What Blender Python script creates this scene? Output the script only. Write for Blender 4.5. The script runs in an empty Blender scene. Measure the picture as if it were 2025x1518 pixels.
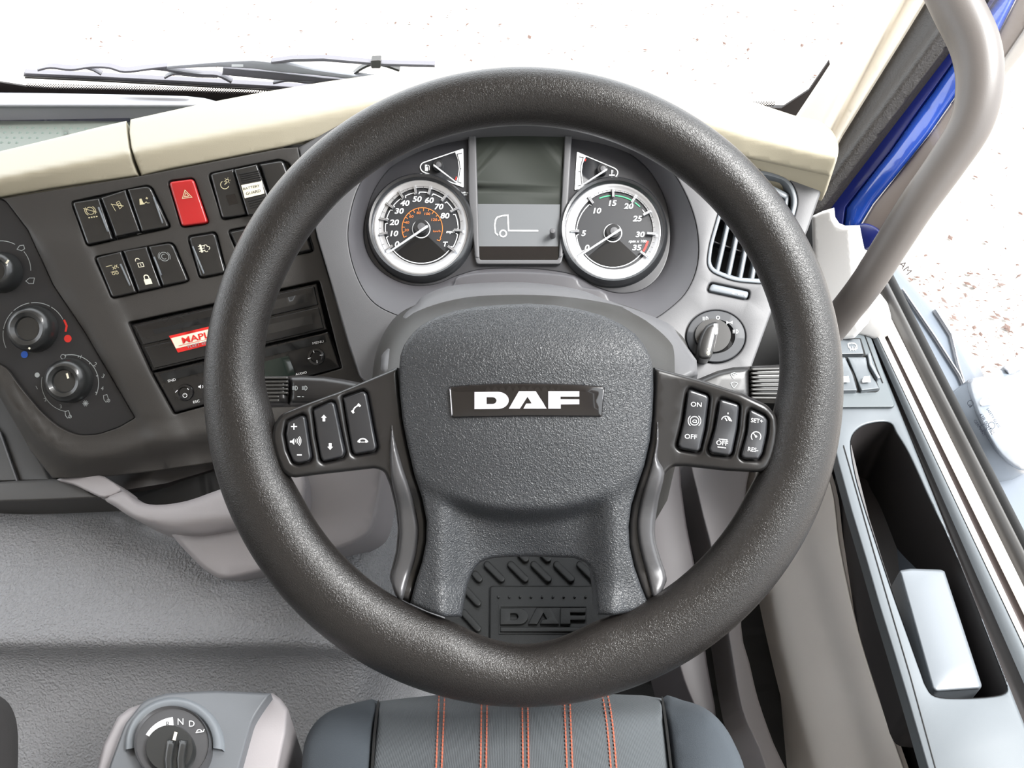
import bpy, bmesh, math, random
import numpy as np
from mathutils import Vector, Matrix
from mathutils.geometry import delaunay_2d_cdt, tessellate_polygon
SC = bpy.context.scene
COL = SC.collection
random.seed(4); rng = np.random.RandomState(4)
# ------------------------------------------------------------------ camera
F, CX, CY = 1577.0, 1012.5, 759.0
PITCH = 42.0
RX = math.radians(90 - PITCH)
ROT = Matrix.Rotation(RX, 3, 'X')
def ray(px, py): return ROT @ Vector(((px - CX) / F, (CY - py) / F, -1.0))
DW = 0.563                                            # camera to steering wheel
CAM = Vector((0, 0, .72)) - ray(1035, 765) * DW
cam = bpy.data.objects.new('camera', bpy.data.cameras.new('camera')); COL.objects.link(cam)
cam.location = CAM; cam.rotation_euler = (RX, 0, 0)
cam.data.sensor_width = 36; cam.data.lens = 36 * F / 2025; cam.data.clip_start = .02; cam.data.clip_end = 300
SC.camera = cam
# ------------------------------------------------------------------ light: bright overcast sky, soft sun from the front right
SC.view_settings.view_transform = 'Standard'; SC.view_settings.look = 'None'
SC.view_settings.gamma = 1; SC.view_settings.use_curve_mapping = False
SC.view_settings.exposure = 0.45
w = bpy.data.worlds.new('overcast'); SC.world = w; w.use_nodes = True
wn = w.node_tree.nodes; bg = wn['Background']
bg.inputs[0].default_value = (.93, .965, 1.0, 1); bg.inputs[1].default_value = 2.9
def add_light(name, kind, loc, rot, energy, col=(1, 1, 1), **kw):
    l = bpy.data.lights.new(name, kind); l.energy = energy; l.color = col
    for k, v in kw.items(): setattr(l, k, v)
    o = bpy.data.objects.new(name, l); COL.objects.link(o); o.location = loc; o.rotation_euler = rot
    return o
add_light('sun', 'SUN', (3, 1, 4), Vector((.52, -.12, .85)).to_track_quat('Z', 'Y').to_euler(), 9.0, (1, .98, .96), angle=math.radians(32))
SC.cycles.max_bounces = 8; SC.cycles.diffuse_bounces = 5; SC.cycles.glossy_bounces = 4
SC.cycles.transparent_max_bounces = 8; SC.cycles.sample_clamp_indirect = 6
# ------------------------------------------------------------------ helpers
def L(c): return tuple(((v / 255) / 12.92 if v / 255 <= .04045 else ((v / 255 + .055) / 1.055) ** 2.4) for v in c)
class PL:
    """a plane through three (px, py, distance) points; at() gives the point seen at a pixel, h metres above the plane"""
    def __init__(s, a=None, b=None, c=None, p=None, n=None):
        if p is None:
            A, B, C = [CAM + ray(q[0], q[1]) * q[2] for q in (a, b, c)]
            n = (B - A).cross(C - A).normalized(); p = A
            if n.dot(CAM - p) < 0: n = -n
        s.p, s.n = Vector(p), Vector(n).normalized()
    def at(s, px, py, h=0.0):
        r = ray(px, py); t = (s.p + s.n * h - CAM).dot(s.n) / r.dot(s.n)
        return CAM + r * t
    def off(s, h): return PL(p=s.p + s.n * h, n=s.n)
def ZP(z): return PL(p=(0, 0, z), n=(0, 0, 1))
ORG = {}
def tag(o, label=None, cat=None, group=None, kind=None):
    for k, v in (('label', label), ('category', cat), ('group', group), ('kind', kind)):
        if v: o[k] = v
    return o
def thing(name, label, cat, loc, group=None):
    o = bpy.data.objects.new(name, None); COL.objects.link(o); o.location = loc; o.empty_display_size = .02
    ORG[o.name] = Vector(loc); return tag(o, label, cat, group)
def mk(name, V, Fc, mat, parent=None, smooth=True, kind=None, auto=None):
    V = [Vector(v) for v in V]
    if parent is not None: org = ORG[parent.name]
    else:
        org = Vector((0, 0, 0))
        for v in V: org = org + v
        org = org / max(1, len(V))
    me = bpy.data.meshes.new(name); me.from_pydata([v - org for v in V], [], Fc)
    if smooth: me.polygons.foreach_set('use_smooth', [True] * len(me.polygons))
    me.materials.append(mat); me.update()
    if auto: me.set_sharp_from_angle(angle=math.radians(auto))
    o = bpy.data.objects.new(name, me); COL.objects.link(o)
    if parent is not None: o.parent = parent
    else: o.location = org
    ORG[o.name] = org
    if kind: o['kind'] = kind
    return o
class MB:
    def __init__(s): s.v, s.f = [], []
    def add(s, V, Fc):
        b = len(s.v); s.v += list(V); s.f += [tuple(i + b for i in f) for f in Fc]
    def box(s, c, sx, sy, sz, ax=None):
        X, Y, Z = ax or (Vector((1, 0, 0)), Vector((0, 1, 0)), Vector((0, 0, 1))); c = Vector(c)
        V = [c + X * (sx * i) + Y * (sy * j) + Z * (sz * k) for i in (-.5, .5) for j in (-.5, .5) for k in (-.5, .5)]
        s.add(V, [(0, 1, 3, 2), (4, 6, 7, 5), (0, 4, 5, 1), (2, 3, 7, 6), (0, 2, 6, 4), (1, 5, 7, 3)])
    def done(s, name, mat, parent=None, **k): return mk(name, s.v, s.f, mat, parent, **k)
def cr(pts, n=6, closed=True):
    """Catmull-Rom curve through the points"""
    P = [np.array(p, float) for p in pts]; N = len(P); out = []
    rngi = range(N) if closed else range(N - 1)
    for i in rngi:
        if closed: a, b, c, d = P[i - 1], P[i], P[(i + 1) % N], P[(i + 2) % N]
        else: a, b, c, d = P[max(0, i - 1)], P[i], P[i + 1], P[min(N - 1, i + 2)]
        for k in range(n):
            t = k / n
            out.append(.5 * ((2 * b) + (-a + c) * t + (2 * a - 5 * b + 4 * c - d) * t * t + (-a + 3 * b - 3 * c + d) * t ** 3))
    if not closed: out.append(P[-1])
    return [tuple(p) for p in out]
def rr(pts, r, n=5):
    """round a polygon's corners"""
    out = []; N = len(pts); R = r if isinstance(r, (list, tuple)) else [r] * N
    for i in range(N):
        a, b, c = [np.array(pts[j % N], float) for j in (i - 1, i, i + 1)]
        if R[i] <= 0: out.append(tuple(b)); continue
        u, v = a - b, c - b; lu, lv = np.linalg.norm(u), np.linalg.norm(v)
        p, q = b + u / lu * min(R[i], lu * .48), b + v / lv * min(R[i], lv * .48)
        for k in range(n + 1):
            t = k / n; out.append(tuple((1 - t) ** 2 * p + 2 * t * (1 - t) * b + t * t * q))
    return out
def subdiv(pts, s):
    out = []; N = len(pts)
    for i in range(N):
        a, b = np.array(pts[i], float), np.array(pts[(i + 1) % N], float); l = np.linalg.norm(b - a)
        if l < .05: continue
        k = max(1, int(round(l / s)))
        for j in range(k): out.append(a + (b - a) * j / k)
    return np.array(out)
def seg_dist(P, loops):
    D = np.full(len(P), 1e9)
    for Lp in loops:
        A = Lp; B = np.roll(Lp, -1, 0); AB = B - A; ll = (AB ** 2).sum(1) + 1e-12
        for s in range(0, len(P), 4000):
            Q = P[s:s + 4000, None, :] - A[None]; t = np.clip((Q * AB).sum(2) / ll, 0, 1)
            d = np.sqrt(((Q - t[..., None] * AB) ** 2).sum(2)).min(1); D[s:s + 4000] = np.minimum(D[s:s + 4000], d)
    return D
def inside(P, Lp):
    x, y = P[:, 0], P[:, 1]; c = np.zeros(len(P), bool); N = len(Lp)
    for i in range(N):
        x1, y1 = Lp[i]; x2, y2 = Lp[(i + 1) % N]
        if y1 == y2: continue
        m = (y1 > y) != (y2 > y); c ^= m & (x < (x2 - x1) * (y - y1) / (y2 - y1) + x1)
    return c
def relief(name, pl, outline, mat, parent=None, h=0.0, hf=None, rp=0.0, rh=0.0, depth=.01, holes=(), step=None, sb=None, kind=None, base=None):
    """a moulded panel: outline seen from the driver's seat, raised to h (+ hf) above its plane, rounded over rp px, with sides going down.
    base: the sides' foot as a height above the plane instead of depth"""
    sb = sb or (max(2.0, rp * .6) if rp else 14.0)
    O = subdiv(outline, sb); H = [subdiv(x, sb) for x in holes]; loops = [O] + H
    pts = [O] + H; extra = []
    if rp:
        for Lp in loops:
            nx = np.roll(Lp, -1, 0) - np.roll(Lp, 1, 0); ln = np.linalg.norm(nx, axis=1, keepdims=True); ln[ln < 1e-9] = 1
            nr = np.stack([-nx[:, 1], nx[:, 0]], 1) / ln
            area = (Lp[:, 0] * np.roll(Lp[:, 1], -1) - np.roll(Lp[:, 0], -1) * Lp[:, 1]).sum()
            sg = 1 if area > 0 else -1
            if Lp is not O: sg = -sg
            for fr in (.1, .3, .6, 1.0):
                q = Lp + nr * sg * rp * fr; d = seg_dist(q, loops); ok = inside(q, O) & (d > rp * fr * .92)
                for hh in H: ok &= ~inside(q, hh)
                extra.append(q[ok])
    if step:
        x0, y0 = O.min(0); x1, y1 = O.max(0)
        gx, gy = np.meshgrid(np.arange(x0 + step / 2, x1, step), np.arange(y0 + step / 2, y1, step)); gx = gx + (np.arange(gx.shape[0]) % 2)[:, None] * step / 2
        q = np.stack([gx.ravel(), gy.ravel()], 1); ok = inside(q, O)
        for hh in H: ok &= ~inside(q, hh)
        q = q[ok]; q = q[seg_dist(q, loops) > max(rp * 1.2, step * .4)]; extra.append(q)
    allp = np.concatenate(pts + extra); edges = []; b = 0; segs = []
    for Lp in loops:
        n = len(Lp); edges += [(b + i, b + (i + 1) % n) for i in range(n)]; segs.append((b, n)); b += n
    r = delaunay_2d_cdt([Vector((p[0], -p[1])) for p in allp], edges, [], 0, 1e-4)
    V2 = np.array([(v[0], -v[1]) for v in r[0]]); T = [tuple(f) for f in r[2]]
    cen = np.array([V2[list(t)].mean(0) for t in T]); ok = inside(cen, O)
    for hh in H: ok &= ~inside(cen, hh)
    T = [t for t, k in zip(T, ok) if k]
    hv = np.full(len(V2), float(h))
    if hf is not None: hv += hf(V2[:, 0], V2[:, 1])
    if rp:
        d = np.clip(seg_dist(V2, loops) / rp, 0, 1); hv -= rh * (1 - np.sqrt(np.clip(1 - (1 - d) ** 2, 0, 1)))
    V = [pl.at(p[0], p[1], k) for p, k in zip(V2, hv)]; Fc = list(T)
    ov = {}
    for i, lst in enumerate(r[3]):
        for j in lst: ov[j] = i
    if depth or base is not None:
        for bi, (b0, n) in enumerate(segs):
            ids = [ov.get(b0 + i, b0 + i) for i in range(n)]
            base_i = len(V)
            for i in ids: V.append(V[i].copy()); V.append(V[i] - pl.n * (depth if base is None else max(0.0005, hv[i] - base)))
            Lp = loops[bi]; area = (Lp[:, 0] * np.roll(Lp[:, 1], -1) - np.roll(Lp[:, 0], -1) * Lp[:, 1]).sum()
            fl = (area > 0) != (bi > 0)
            for k in range(n):
                a, c = base_i + 2 * k, base_i + 2 * ((k + 1) % n)
                Fc.append((a, a + 1, c + 1, c) if not fl else (a, c, c + 1, a + 1))
    return mk(name, V, Fc, mat, parent, kind=kind)
def poly_tris(pts):
    return [t for t in tessellate_polygon([[Vector((p[0], p[1], 0)) for p in pts]])]
_txt = {}
def glyphs(s, bold=0.0):
    if (s, bold) in _txt: return _txt[(s, bold)]
    cu = bpy.data.curves.new('t', 'FONT'); cu.body = s; cu.size = 1; cu.align_x = 'CENTER'; cu.align_y = 'CENTER'; cu.resolution_u = 3; cu.offset = bold
    ob = bpy.data.objects.new('t', cu); COL.objects.link(ob)
    dg = bpy.context.evaluated_depsgraph_get(); me = ob.evaluated_get(dg).to_mesh()
    V = [(v.co.x, v.co.y) for v in me.vertices]; Fc = [tuple(p.vertices) for p in me.polygons]
    ob.evaluated_get(dg).to_mesh_clear(); bpy.data.objects.remove(ob); bpy.data.curves.remove(cu)
    _txt[(s, bold)] = (V, Fc); return V, Fc
class Ink:
    """flat print laid on a surface: strokes, filled shapes and lettering in photo pixels or in a local frame"""
    def __init__(s, pl, h=.0004): s.pl, s.h, s.v, s.f = pl, h, [], []; s.frame()
    def frame(s, o=(0, 0), ux=(1, 0), uy=(0, 1)): s.o, s.ux, s.uy = o, ux, uy; return s
    def _p(s, x, y):
        px = s.o[0] + x * s.ux[0] + y * s.uy[0]; py = s.o[1] + x * s.ux[1] + y * s.uy[1]
        return s.pl.at(px, py, s.h(px, py) if callable(s.h) else s.h)
    def add(s, pts, fs):
        b = len(s.v); s.v += [s._p(*p) for p in pts]; s.f += [tuple(i + b for i in f) for f in fs]
    def poly(s, pts): s.add(pts, poly_tris(pts)); return s
    def line(s, pts, wd, closed=False):
        P = [np.array(p, float) for p in pts]; n = len(P)
        if closed: P.append(P[0]); n += 1
        Lq = []
        for i in range(n):
            if closed: a, c = (P[i - 1] if i else P[-2]), (P[i + 1] if i < n - 1 else P[1])
            else: a, c = P[max(0, i - 1)], P[min(n - 1, i + 1)]
            d1, d2 = P[i] - a, c - P[i]
            t = d1 / (np.linalg.norm(d1) + 1e-9) + d2 / (np.linalg.norm(d2) + 1e-9); t /= (np.linalg.norm(t) + 1e-9)
            nn = np.array([-t[1], t[0]]); ref = d1 if np.linalg.norm(d1) > 1e-6 else d2; ref = ref / (np.linalg.norm(ref) + 1e-9)
            k = max(.5, abs(np.dot(nn, np.array([-ref[1], ref[0]])))); Lq += [P[i] + nn * wd / 2 / k, P[i] - nn * wd / 2 / k]
        s.add([tuple(q) for q in Lq], [(2 * i, 2 * i + 2, 2 * i + 3, 2 * i + 1) for i in range(n - 1)]); return s
    def arc(s, cx, cy, r, a0, a1, wd, n=None):
        n = n or max(6, int(abs(a1 - a0) / 6)); pts = [(cx + r * math.cos(math.radians(a0 + (a1 - a0) * i / n)), cy - r * math.sin(math.radians(a0 + (a1 - a0) * i / n))) for i in range(n + 1)]
        return s.line(pts, wd)
    def disc(s, cx, cy, r, n=16): return s.poly([(cx + r * math.cos(k * 2 * math.pi / n), cy + r * math.sin(k * 2 * math.pi / n)) for k in range(n)])
    def text(s, t, x, y, size, ang=0, sx=1.0, shear=0.0, bold=0.0):
        V, Fc = glyphs(t, bold); c, si = math.cos(math.radians(ang)), math.sin(math.radians(ang)); pts = []
        for a, b in V:
            a2 = (a * sx + b * shear) * size; b2 = b * size
            pts.append((x + a2 * c - b2 * si, y - a2 * si - b2 * c))
        s.add(pts, Fc); return s
    def done(s, name, mat, parent, **k): return mk(name, s.v, s.f, mat, parent, smooth=False, **k)
def dial(name, pl, cx, cy, prof, mat, parent=None, n=56, sx=1.0, sy=1.0, rot=0.0, ortho=False):
    """a turned part on a plane: profile of (radius px, height m)"""
    V, Fc = [], []; c0 = pl.at(cx, cy, 0); cr_, sr_ = math.cos(rot), math.sin(rot)
    for (r, hh) in prof:
        for k in range(n):
            a = 2 * math.pi * k / n; x, y = r * sx * math.cos(a), r * sy * math.sin(a)
            V.append(pl.at(cx + x * cr_ - y * sr_, cy + x * sr_ + y * cr_, 0) + pl.n * hh)
    for i in range(len(prof) - 1):
        for k in range(n): a, b = i * n + k, i * n + (k + 1) % n; Fc.append((a, a + n, b + n, b))
    return mk(name, V, Fc, mat, parent, auto=35)
def tube(name, pts, rad, mat, parent=None, n=20, sub=8, caps=True):
    P = [Vector(p) for p in cr([tuple(p) for p in pts], sub, False)]
    R = np.interp(np.linspace(0, 1, len(P)), np.linspace(0, 1, len(rad)), rad) if isinstance(rad, (list, tuple)) else [rad] * len(P)
    V, Fc = [], []; up = Vector((.13, .2, 1)).normalized()
    for i, p in enumerate(P):
        t = (P[min(i + 1, len(P) - 1)] - P[max(i - 1, 0)]).normalized()
        a = up - t * up.dot(t); a.normalize(); b = t.cross(a); up = a
        for k in range(n): th = 2 * math.pi * k / n; V.append(p + (a * math.cos(th) + b * math.sin(th)) * R[i])
    for i in range(len(P) - 1):
        for k in range(n): q, r = i * n + k, i * n + (k + 1) % n; Fc.append((q, r, r + n, q + n))
    if caps: Fc.append(tuple(range(n))[::-1]); Fc.append(tuple(range((len(P) - 1) * n, len(P) * n)))
    return mk(name, V, Fc, mat, parent, auto=50)
def ss(x): x = np.clip(x, 0, 1); return x * x * (3 - 2 * x)
# ------------------------------------------------------------------ materials (all procedural)
def M(name, col, rough=.5, metal=0.0, bump=None, var=0.0, spec=.5, coat=0.0, emit=None, dirt=None):
    m = bpy.data.materials.new(name); m.use_nodes = True; nt = m.node_tree; N, K = nt.nodes, nt.links
    b = N['Principled BSDF']; c = L(col) if max(col) > 1 else col
    b.inputs['Base Color'].default_value = (*c, 1); b.inputs['Roughness'].default_value = rough; b.inputs['Metallic'].default_value = metal
    b.inputs['Specular IOR Level'].default_value = spec; b.inputs['Coat Weight'].default_value = coat
    if emit: b.inputs['Emission Color'].default_value = (*L(emit[0]), 1); b.inputs['Emission Strength'].default_value = emit[1]
    tc = N.new('ShaderNodeTexCoord')
    if var:
        n1 = N.new('ShaderNodeTexNoise'); n1.inputs['Scale'].default_value = 14 if dirt is None else dirt; n1.inputs['Detail'].default_value = 5
        K.new(tc.outputs['Object'], n1.inputs['Vector']); mx = N.new('ShaderNodeMix'); mx.data_type = 'RGBA'
        mx.inputs[6].default_value = (*[v * (1 - var) for v in c], 1); mx.inputs[7].default_value = (*[min(1, v * (1 + var)) for v in c], 1)
        K.new(n1.outputs['Fac'], mx.inputs[0]); K.new(mx.outputs[2], b.inputs['Base Color'])
        rg = N.new('ShaderNodeMapRange'); rg.inputs[3].default_value = rough - var * .35; rg.inputs[4].default_value = rough + var * .35
        K.new(n1.outputs['Fac'], rg.inputs[0]); K.new(rg.outputs[0], b.inputs['Roughness'])
    if bump:
        kind, scale, strength, dist = bump; bp = N.new('ShaderNodeBump'); bp.inputs['Strength'].default_value = strength; bp.inputs['Distance'].default_value = dist
        if kind == 'v':
            t = N.new('ShaderNodeTexVoronoi'); t.inputs['Scale'].default_value = scale; t.feature = 'SMOOTH_F1'; out = t.outputs['Distance']
            n2 = N.new('ShaderNodeTexNoise'); n2.inputs['Scale'].default_value = scale * .6; vm = N.new('ShaderNodeMix'); vm.data_type = 'VECTOR'; vm.inputs[0].default_value = .004
            K.new(tc.outputs['Object'], n2.inputs['Vector']); K.new(tc.outputs['Object'], vm.inputs[4]); K.new(n2.outputs['Color'], vm.inputs[5]); K.new(vm.outputs[1], t.inputs['Vector'])
        elif kind == 'w':
            t = N.new('ShaderNodeTexWave'); t.inputs['Scale'].default_value = scale; t.inputs['Distortion'].default_value = 1.5; out = t.outputs['Fac']; K.new(tc.outputs['Object'], t.inputs['Vector'])
        else:
            t = N.new('ShaderNodeTexNoise'); t.inputs['Scale'].default_value = scale; t.inputs['Detail'].default_value = 3; out = t.outputs['Fac']; K.new(tc.outputs['Object'], t.inputs['Vector'])
        K.new(out, bp.inputs['Height']); K.new(bp.outputs[0], b.inputs['Normal'])
    return m
m_rim = M('rim_leather', (28, 26, 25), .30, bump=('v', 1150, .45, .0006), var=.12, dirt=9)
m_pad = M('pad_leather', (45, 47, 50), .37, bump=('v', 900, .8, .0008), var=.10, dirt=9)
m_spoke = M('satin_black', (30, 29, 29), .32, bump=('n', 1600, .05, .0003), var=.08)
m_arm = M('satin_grey', (74, 74, 76), .33, bump=('n', 1500, .04, .0003), metal=.25)
m_btn = M('button_plastic', (38, 39, 42), .34, coat=.25)
m_gloss = M('gloss_black', (14, 12, 13), .12, coat=.6)
m_gap = M('joint_black', (9, 9, 9), .8)
m_chrome = M('letter_chrome', (205, 203, 212), .32, metal=.35)
m_white = M('print_white', (232, 234, 236), .6)
m_cream = M('print_cream', (205, 196, 160), .6)
m_dimw = M('print_grey', (150, 155, 156), .6)
m_orange = M('print_orange', (214, 120, 52), .6)
m_green = M('print_green', (66, 190, 120), .6)
m_red = M('print_red', (200, 42, 34), .5)
m_blue = M('print_blue', (30, 90, 190), .5)
m_dash = M('console_plastic', (49, 47, 45), .52, bump=('n', 1500, .22, .0004), var=.06)
m_shell = M('surround_plastic', (82, 82, 84), .5, bump=('n', 1400, .18, .0004), var=.04)
m_bezel = M('bezel_plastic', (68, 67, 70), .42, bump=('n', 1400, .1, .0003))
m_col = M('column_plastic', (46, 45, 43), .45, bump=('n', 1200, .2, .0004), var=.05)
m_face = M('cluster_black', (44, 44, 47), .42)
m_dialf = M('dial_black', (34, 35, 38), .5)
m_wedge = M('dial_wedge', (12, 12, 13), .3)
m_silver = M('dial_silver', (196, 198, 202), .32, metal=.8)
m_ring = M('dial_ring_black', (36, 37, 39), .3, coat=.3)
m_lcd = M('display_dark', (42, 45, 41), .6, spec=.15)
m_lcd2 = M('display_panel', (100, 102, 104), .5, spec=.2)
m_beige = M('beige_plastic', (162, 155, 136), .5, bump=('n', 1100, .2, .0004), var=.03)
m_tray = M('tray_rubber', (112, 118, 112), .6, bump=('n', 700, .2, .0006), var=.05)
m_cowl = M('cowl_grey', (150, 151, 156), .4, var=.04)
m_switch = M('switch_black', (31, 31, 31), .3, coat=.35)
m_hazard = M('hazard_red', (172, 30, 32), .3, coat=.4)
m_radio = M('radio_black', (18, 18, 19), .28, coat=.2, var=.1)
m_hvac = M('climate_black', (29, 29, 31), .5, bump=('n', 1500, .15, .0003))
m_knob = M('knob_black', (36, 37, 37), .3, coat=.3)
m_engine = M('tunnel_grain', (128, 129, 132), .5, bump=('v', 430, .9, .002), var=.12, dirt=7)
m_knee = M('knee_plastic', (142, 138, 140), .5, bump=('n', 900, .12, .0004), var=.03)
m_door = M('door_plastic', (226, 220, 214), .5, bump=('n', 700, .2, .0005), var=.03)
m_arm_d = M('armrest_plastic', (92, 97, 101), .38, bump=('n', 1500, .12, .0003), var=.04)
m_bin = M('bin_black', (40, 37, 37), .5)
m_pull = M('pull_plastic', (108, 113, 118), .3, bump=('n', 1500, .1, .0003))
m_seal = M('seal_rubber', (60, 58, 56), .34, var=.08)
m_rubber = M('pillar_rubber', (46, 43, 41), .5, bump=('v', 520, .5, .0008), var=.06)
m_endc = M('end_cover_white', (208, 206, 204), .5, bump=('n', 700, .1, .0004))
m_pillar = M('pillar_beige', (206, 198, 184), .6, bump=('n', 700, .1, .0004))
m_blue_p = M('body_blue', (30, 68, 158), .22, coat=.8)
m_navy = M('body_navy', (14, 26, 92), .3, coat=.5)
m_handle = M('handle_grey', (92, 87, 84), .42, bump=('n', 900, .12, .0004))
m_seatc = M('seat_cloth', (72, 76, 79), .8, bump=('w', 260, .35, .0006), var=.14, dirt=16)
m_seats = M('seat_side_cloth', (52, 58, 64), .85, bump=('n', 1800, .6, .0006), var=.08)
m_stitch = M('stitch_orange', (168, 92, 70), .7)
m_mat = M('mat_rubber', (35, 36, 36), .48, bump=('n', 500, .3, .0008), var=.14)
m_floor = M('floor_rubber', (34, 33, 33), .7, bump=('v', 300, .5, .001))
m_box = M('cab_lining', (198, 193, 186), .8)
m_wiper = M('wiper_hazed', (104, 102, 108), .4)  # lightened: glare haze from outside is put into the wiper's colour
m_frit = M('frit_black', (30, 22, 20), .5)
m_sticker = M('sticker_white', (225, 220, 200), .6)
m_stred = M('sticker_red', (214, 36, 30), .5)
m_black = M('deep_black', (12, 12, 12), .7)
def glass(name, refl=.06, tint=(1, 1, 1)):
    m = bpy.data.materials.new(name); m.use_nodes = True; nt = m.node_tree; N, K = nt.nodes, nt.links; N.remove(N['Principled BSDF'])
    t = N.new('ShaderNodeBsdfTransparent'); t.inputs[0].default_value = (*tint, 1); g = N.new('ShaderNodeBsdfGlossy'); g.inputs['Roughness'].default_value = .02
    fr = N.new('ShaderNodeFresnel'); fr.inputs[0].default_value = 1.25; mx = N.new('ShaderNodeMixShader')
    K.new(fr.outputs[0], mx.inputs[0]); K.new(t.outputs[0], mx.inputs[1]); K.new(g.outputs[0], mx.inputs[2]); K.new(mx.outputs[0], N['Material Output'].inputs[0]); return m
m_glass = glass('window_glass', tint=(.97, .98, .98))
def gravel():
    m = M('gravel', (168, 160, 152), .9); nt = m.node_tree; N, K = nt.nodes, nt.links; b = N['Principled BSDF']; tc = N.new('ShaderNodeTexCoord')
    v = N.new('ShaderNodeTexVoronoi'); v.inputs['Scale'].default_value = 38; K.new(tc.outputs['Object'], v.inputs['Vector'])
    n = N.new('ShaderNodeTexNoise'); n.inputs['Scale'].default_value = 9; n.inputs['Detail'].default_value = 8; K.new(tc.outputs['Object'], n.inputs['Vector'])
    cr1 = N.new('ShaderNodeValToRGB'); e = cr1.color_ramp.elements; e[0].color = (*L((146, 138, 130)), 1); e[1].color = (*L((184, 178, 172)), 1)
    K.new(v.outputs['Color'], cr1.inputs[0]); K.new(cr1.outputs[0], b.inputs['Base Color']); return m
m_gravel = gravel()
m_leaf = M('dead_leaf', (84, 64, 56), .8, var=.4, dirt=3)
# ================================================================== OUTSIDE AND CAB SHELL (structure)
def quad(name, pts, mat, parent=None, kind='structure', th=0.0, n=None):
    P = [Vector(p) for p in pts]; V = list(P); Fc = [tuple(range(len(P)))]
    if th:
        nn = (P[1] - P[0]).cross(P[2] - P[0]).normalized() * th; k = len(P); V += [p - nn for p in P]
        Fc += [tuple(range(k, 2 * k))[::-1]] + [(i, (i + 1) % k, (i + 1) % k + k, i + k)[::-1] for i in range(k)]
    return mk(name, V, Fc, mat, parent, smooth=False, kind=kind)
GZ = -.95
quad('ground', [(-40, -40, GZ), (40, -40, GZ), (40, 60, GZ), (-40, 60, GZ)], m_gravel)
mb = MB()
for i in range(11000):
    if i < 2600: x, y = rng.uniform(-3.2, 3.6), rng.uniform(.9, 6.5)
    else: x, y = .75 + 2.6 * rng.rand() ** 1.5, rng.uniform(-1.0, 2.6)
    s = .005 + .018 * rng.rand() ** 4; a = rng.rand() * 6.28; t = rng.uniform(-.4, .4); k = rng.uniform(.35, .8)
    X = Vector((math.cos(a), math.sin(a), t)) * s; Y = Vector((-math.sin(a), math.cos(a), -t * .5)) * s * k; c = Vector((x, y, GZ + .012))
    mb.add([c - X, c - Y * .9, c + X, c + Y, c + Vector((0, 0, s * .3))], [(0, 1, 4), (1, 2, 4), (2, 3, 4), (3, 0, 4)])
tag(mb.done('leaf_litter', m_leaf, smooth=False), 'small brown fallen leaves and grit scattered over the pale gravel outside', 'leaves', kind='stuff')
FL = 0.0
quad('floor', [(-1.7, -.95, FL), (.52, -.95, FL), (.52, .75, FL), (-1.7, .75, FL)], m_floor, th=.02)
quad('ceiling', [(-1.7, -.95, 1.72), (-1.7, .42, 1.72), (.52, .42, 1.72), (.52, -.95, 1.72)], m_box, th=.03)
quad('wall_front', [(-1.7, .42, 1.72), (-1.7, .50, 1.42), (.52, .50, 1.42), (.52, .42, 1.72)], m_box, th=.03)  # unseen windscreen header, added to cut sky light from the front
quad('wall_back', [(-1.7, -.95, FL), (-1.7, -.95, 1.72), (.52, -.95, 1.72), (.52, -.95, FL)], m_box, th=.03)
quad('wall_left', [(-1.7, -.95, FL), (-1.7, .75, FL), (-1.7, .75, .75), (-1.7, -.95, .75)], m_box, th=.03)
quad('wall_left', [(-1.7, -.95, .75), (-1.7, -.80, .75), (-1.7, -.80, 1.72), (-1.7, -.95, 1.72)], m_box, th=.03)
quad('wall_front', [(-1.7, .80, FL), (.50, .80, FL), (.50, .80, .58), (-1.7, .80, .58)], m_black, th=.02)
quad('wall_right', [(.53, -.95, .62), (.53, -.95, 1.72), (.53, -.80, 1.72), (.53, -.80, .62)], m_box, th=.03)
quad('wall_right', [(.395, -.95, FL), (.395, -.95, .47), (.395, .50, .47), (.395, .50, FL)], m_bin, th=.03)
# windscreen, its black edge print and its sealing edge
gA = PL((0, 190, 1.10), (700, 190, 1.10), (300, 183, 1.10))
wb = gA.at(300, 190).y; wz = gA.at(300, 190).z
WS = PL(p=(0, wb, wz), n=(0, -1, -.22))
win = quad('window_1', [WS.at(-900, 205), WS.at(1600, 205), WS.at(1900, -760), WS.at(-1300, -760)], m_glass)
def wline(x): return np.interp(x, [0, 200, 430, 650, 900, 1100, 1400, 1545, 1620], [180, 184, 190, 197, 205, 212, 216, 217, 150])
fr = relief('frit_band', WS, [(-900, 150), (-60, 150), (0, 163), (52, 171)] + [(x, wline(x) - 7) for x in range(100, 1500, 60)] + [(1545, 214), (1600, 178), (1640, 120), (1660, 225), (1500, 240), (640, 240), (-900, 240)], m_frit, win, h=.004, depth=.003)
ink = Ink(WS, .004)
for r in range(4):           # the print breaks up into a perforated edge
    for i, x in enumerate(np.arange(52, 1530, 2.5)):
        if (i + r) % 2: continue
        y = wline(x + 1.2) - 7 - r * 2.3; e = .25 - r * .16
        ink.add([(x - e, y + .1), (x + 2.5 + e, y + .1), (x + 2.5 + e, y - 2.3 - e * .5), (x - e, y - 2.3 - e * .5)], [(0, 1, 2, 3)])
ink.done('frit_grid', m_frit, win, kind='stuff')
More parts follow.
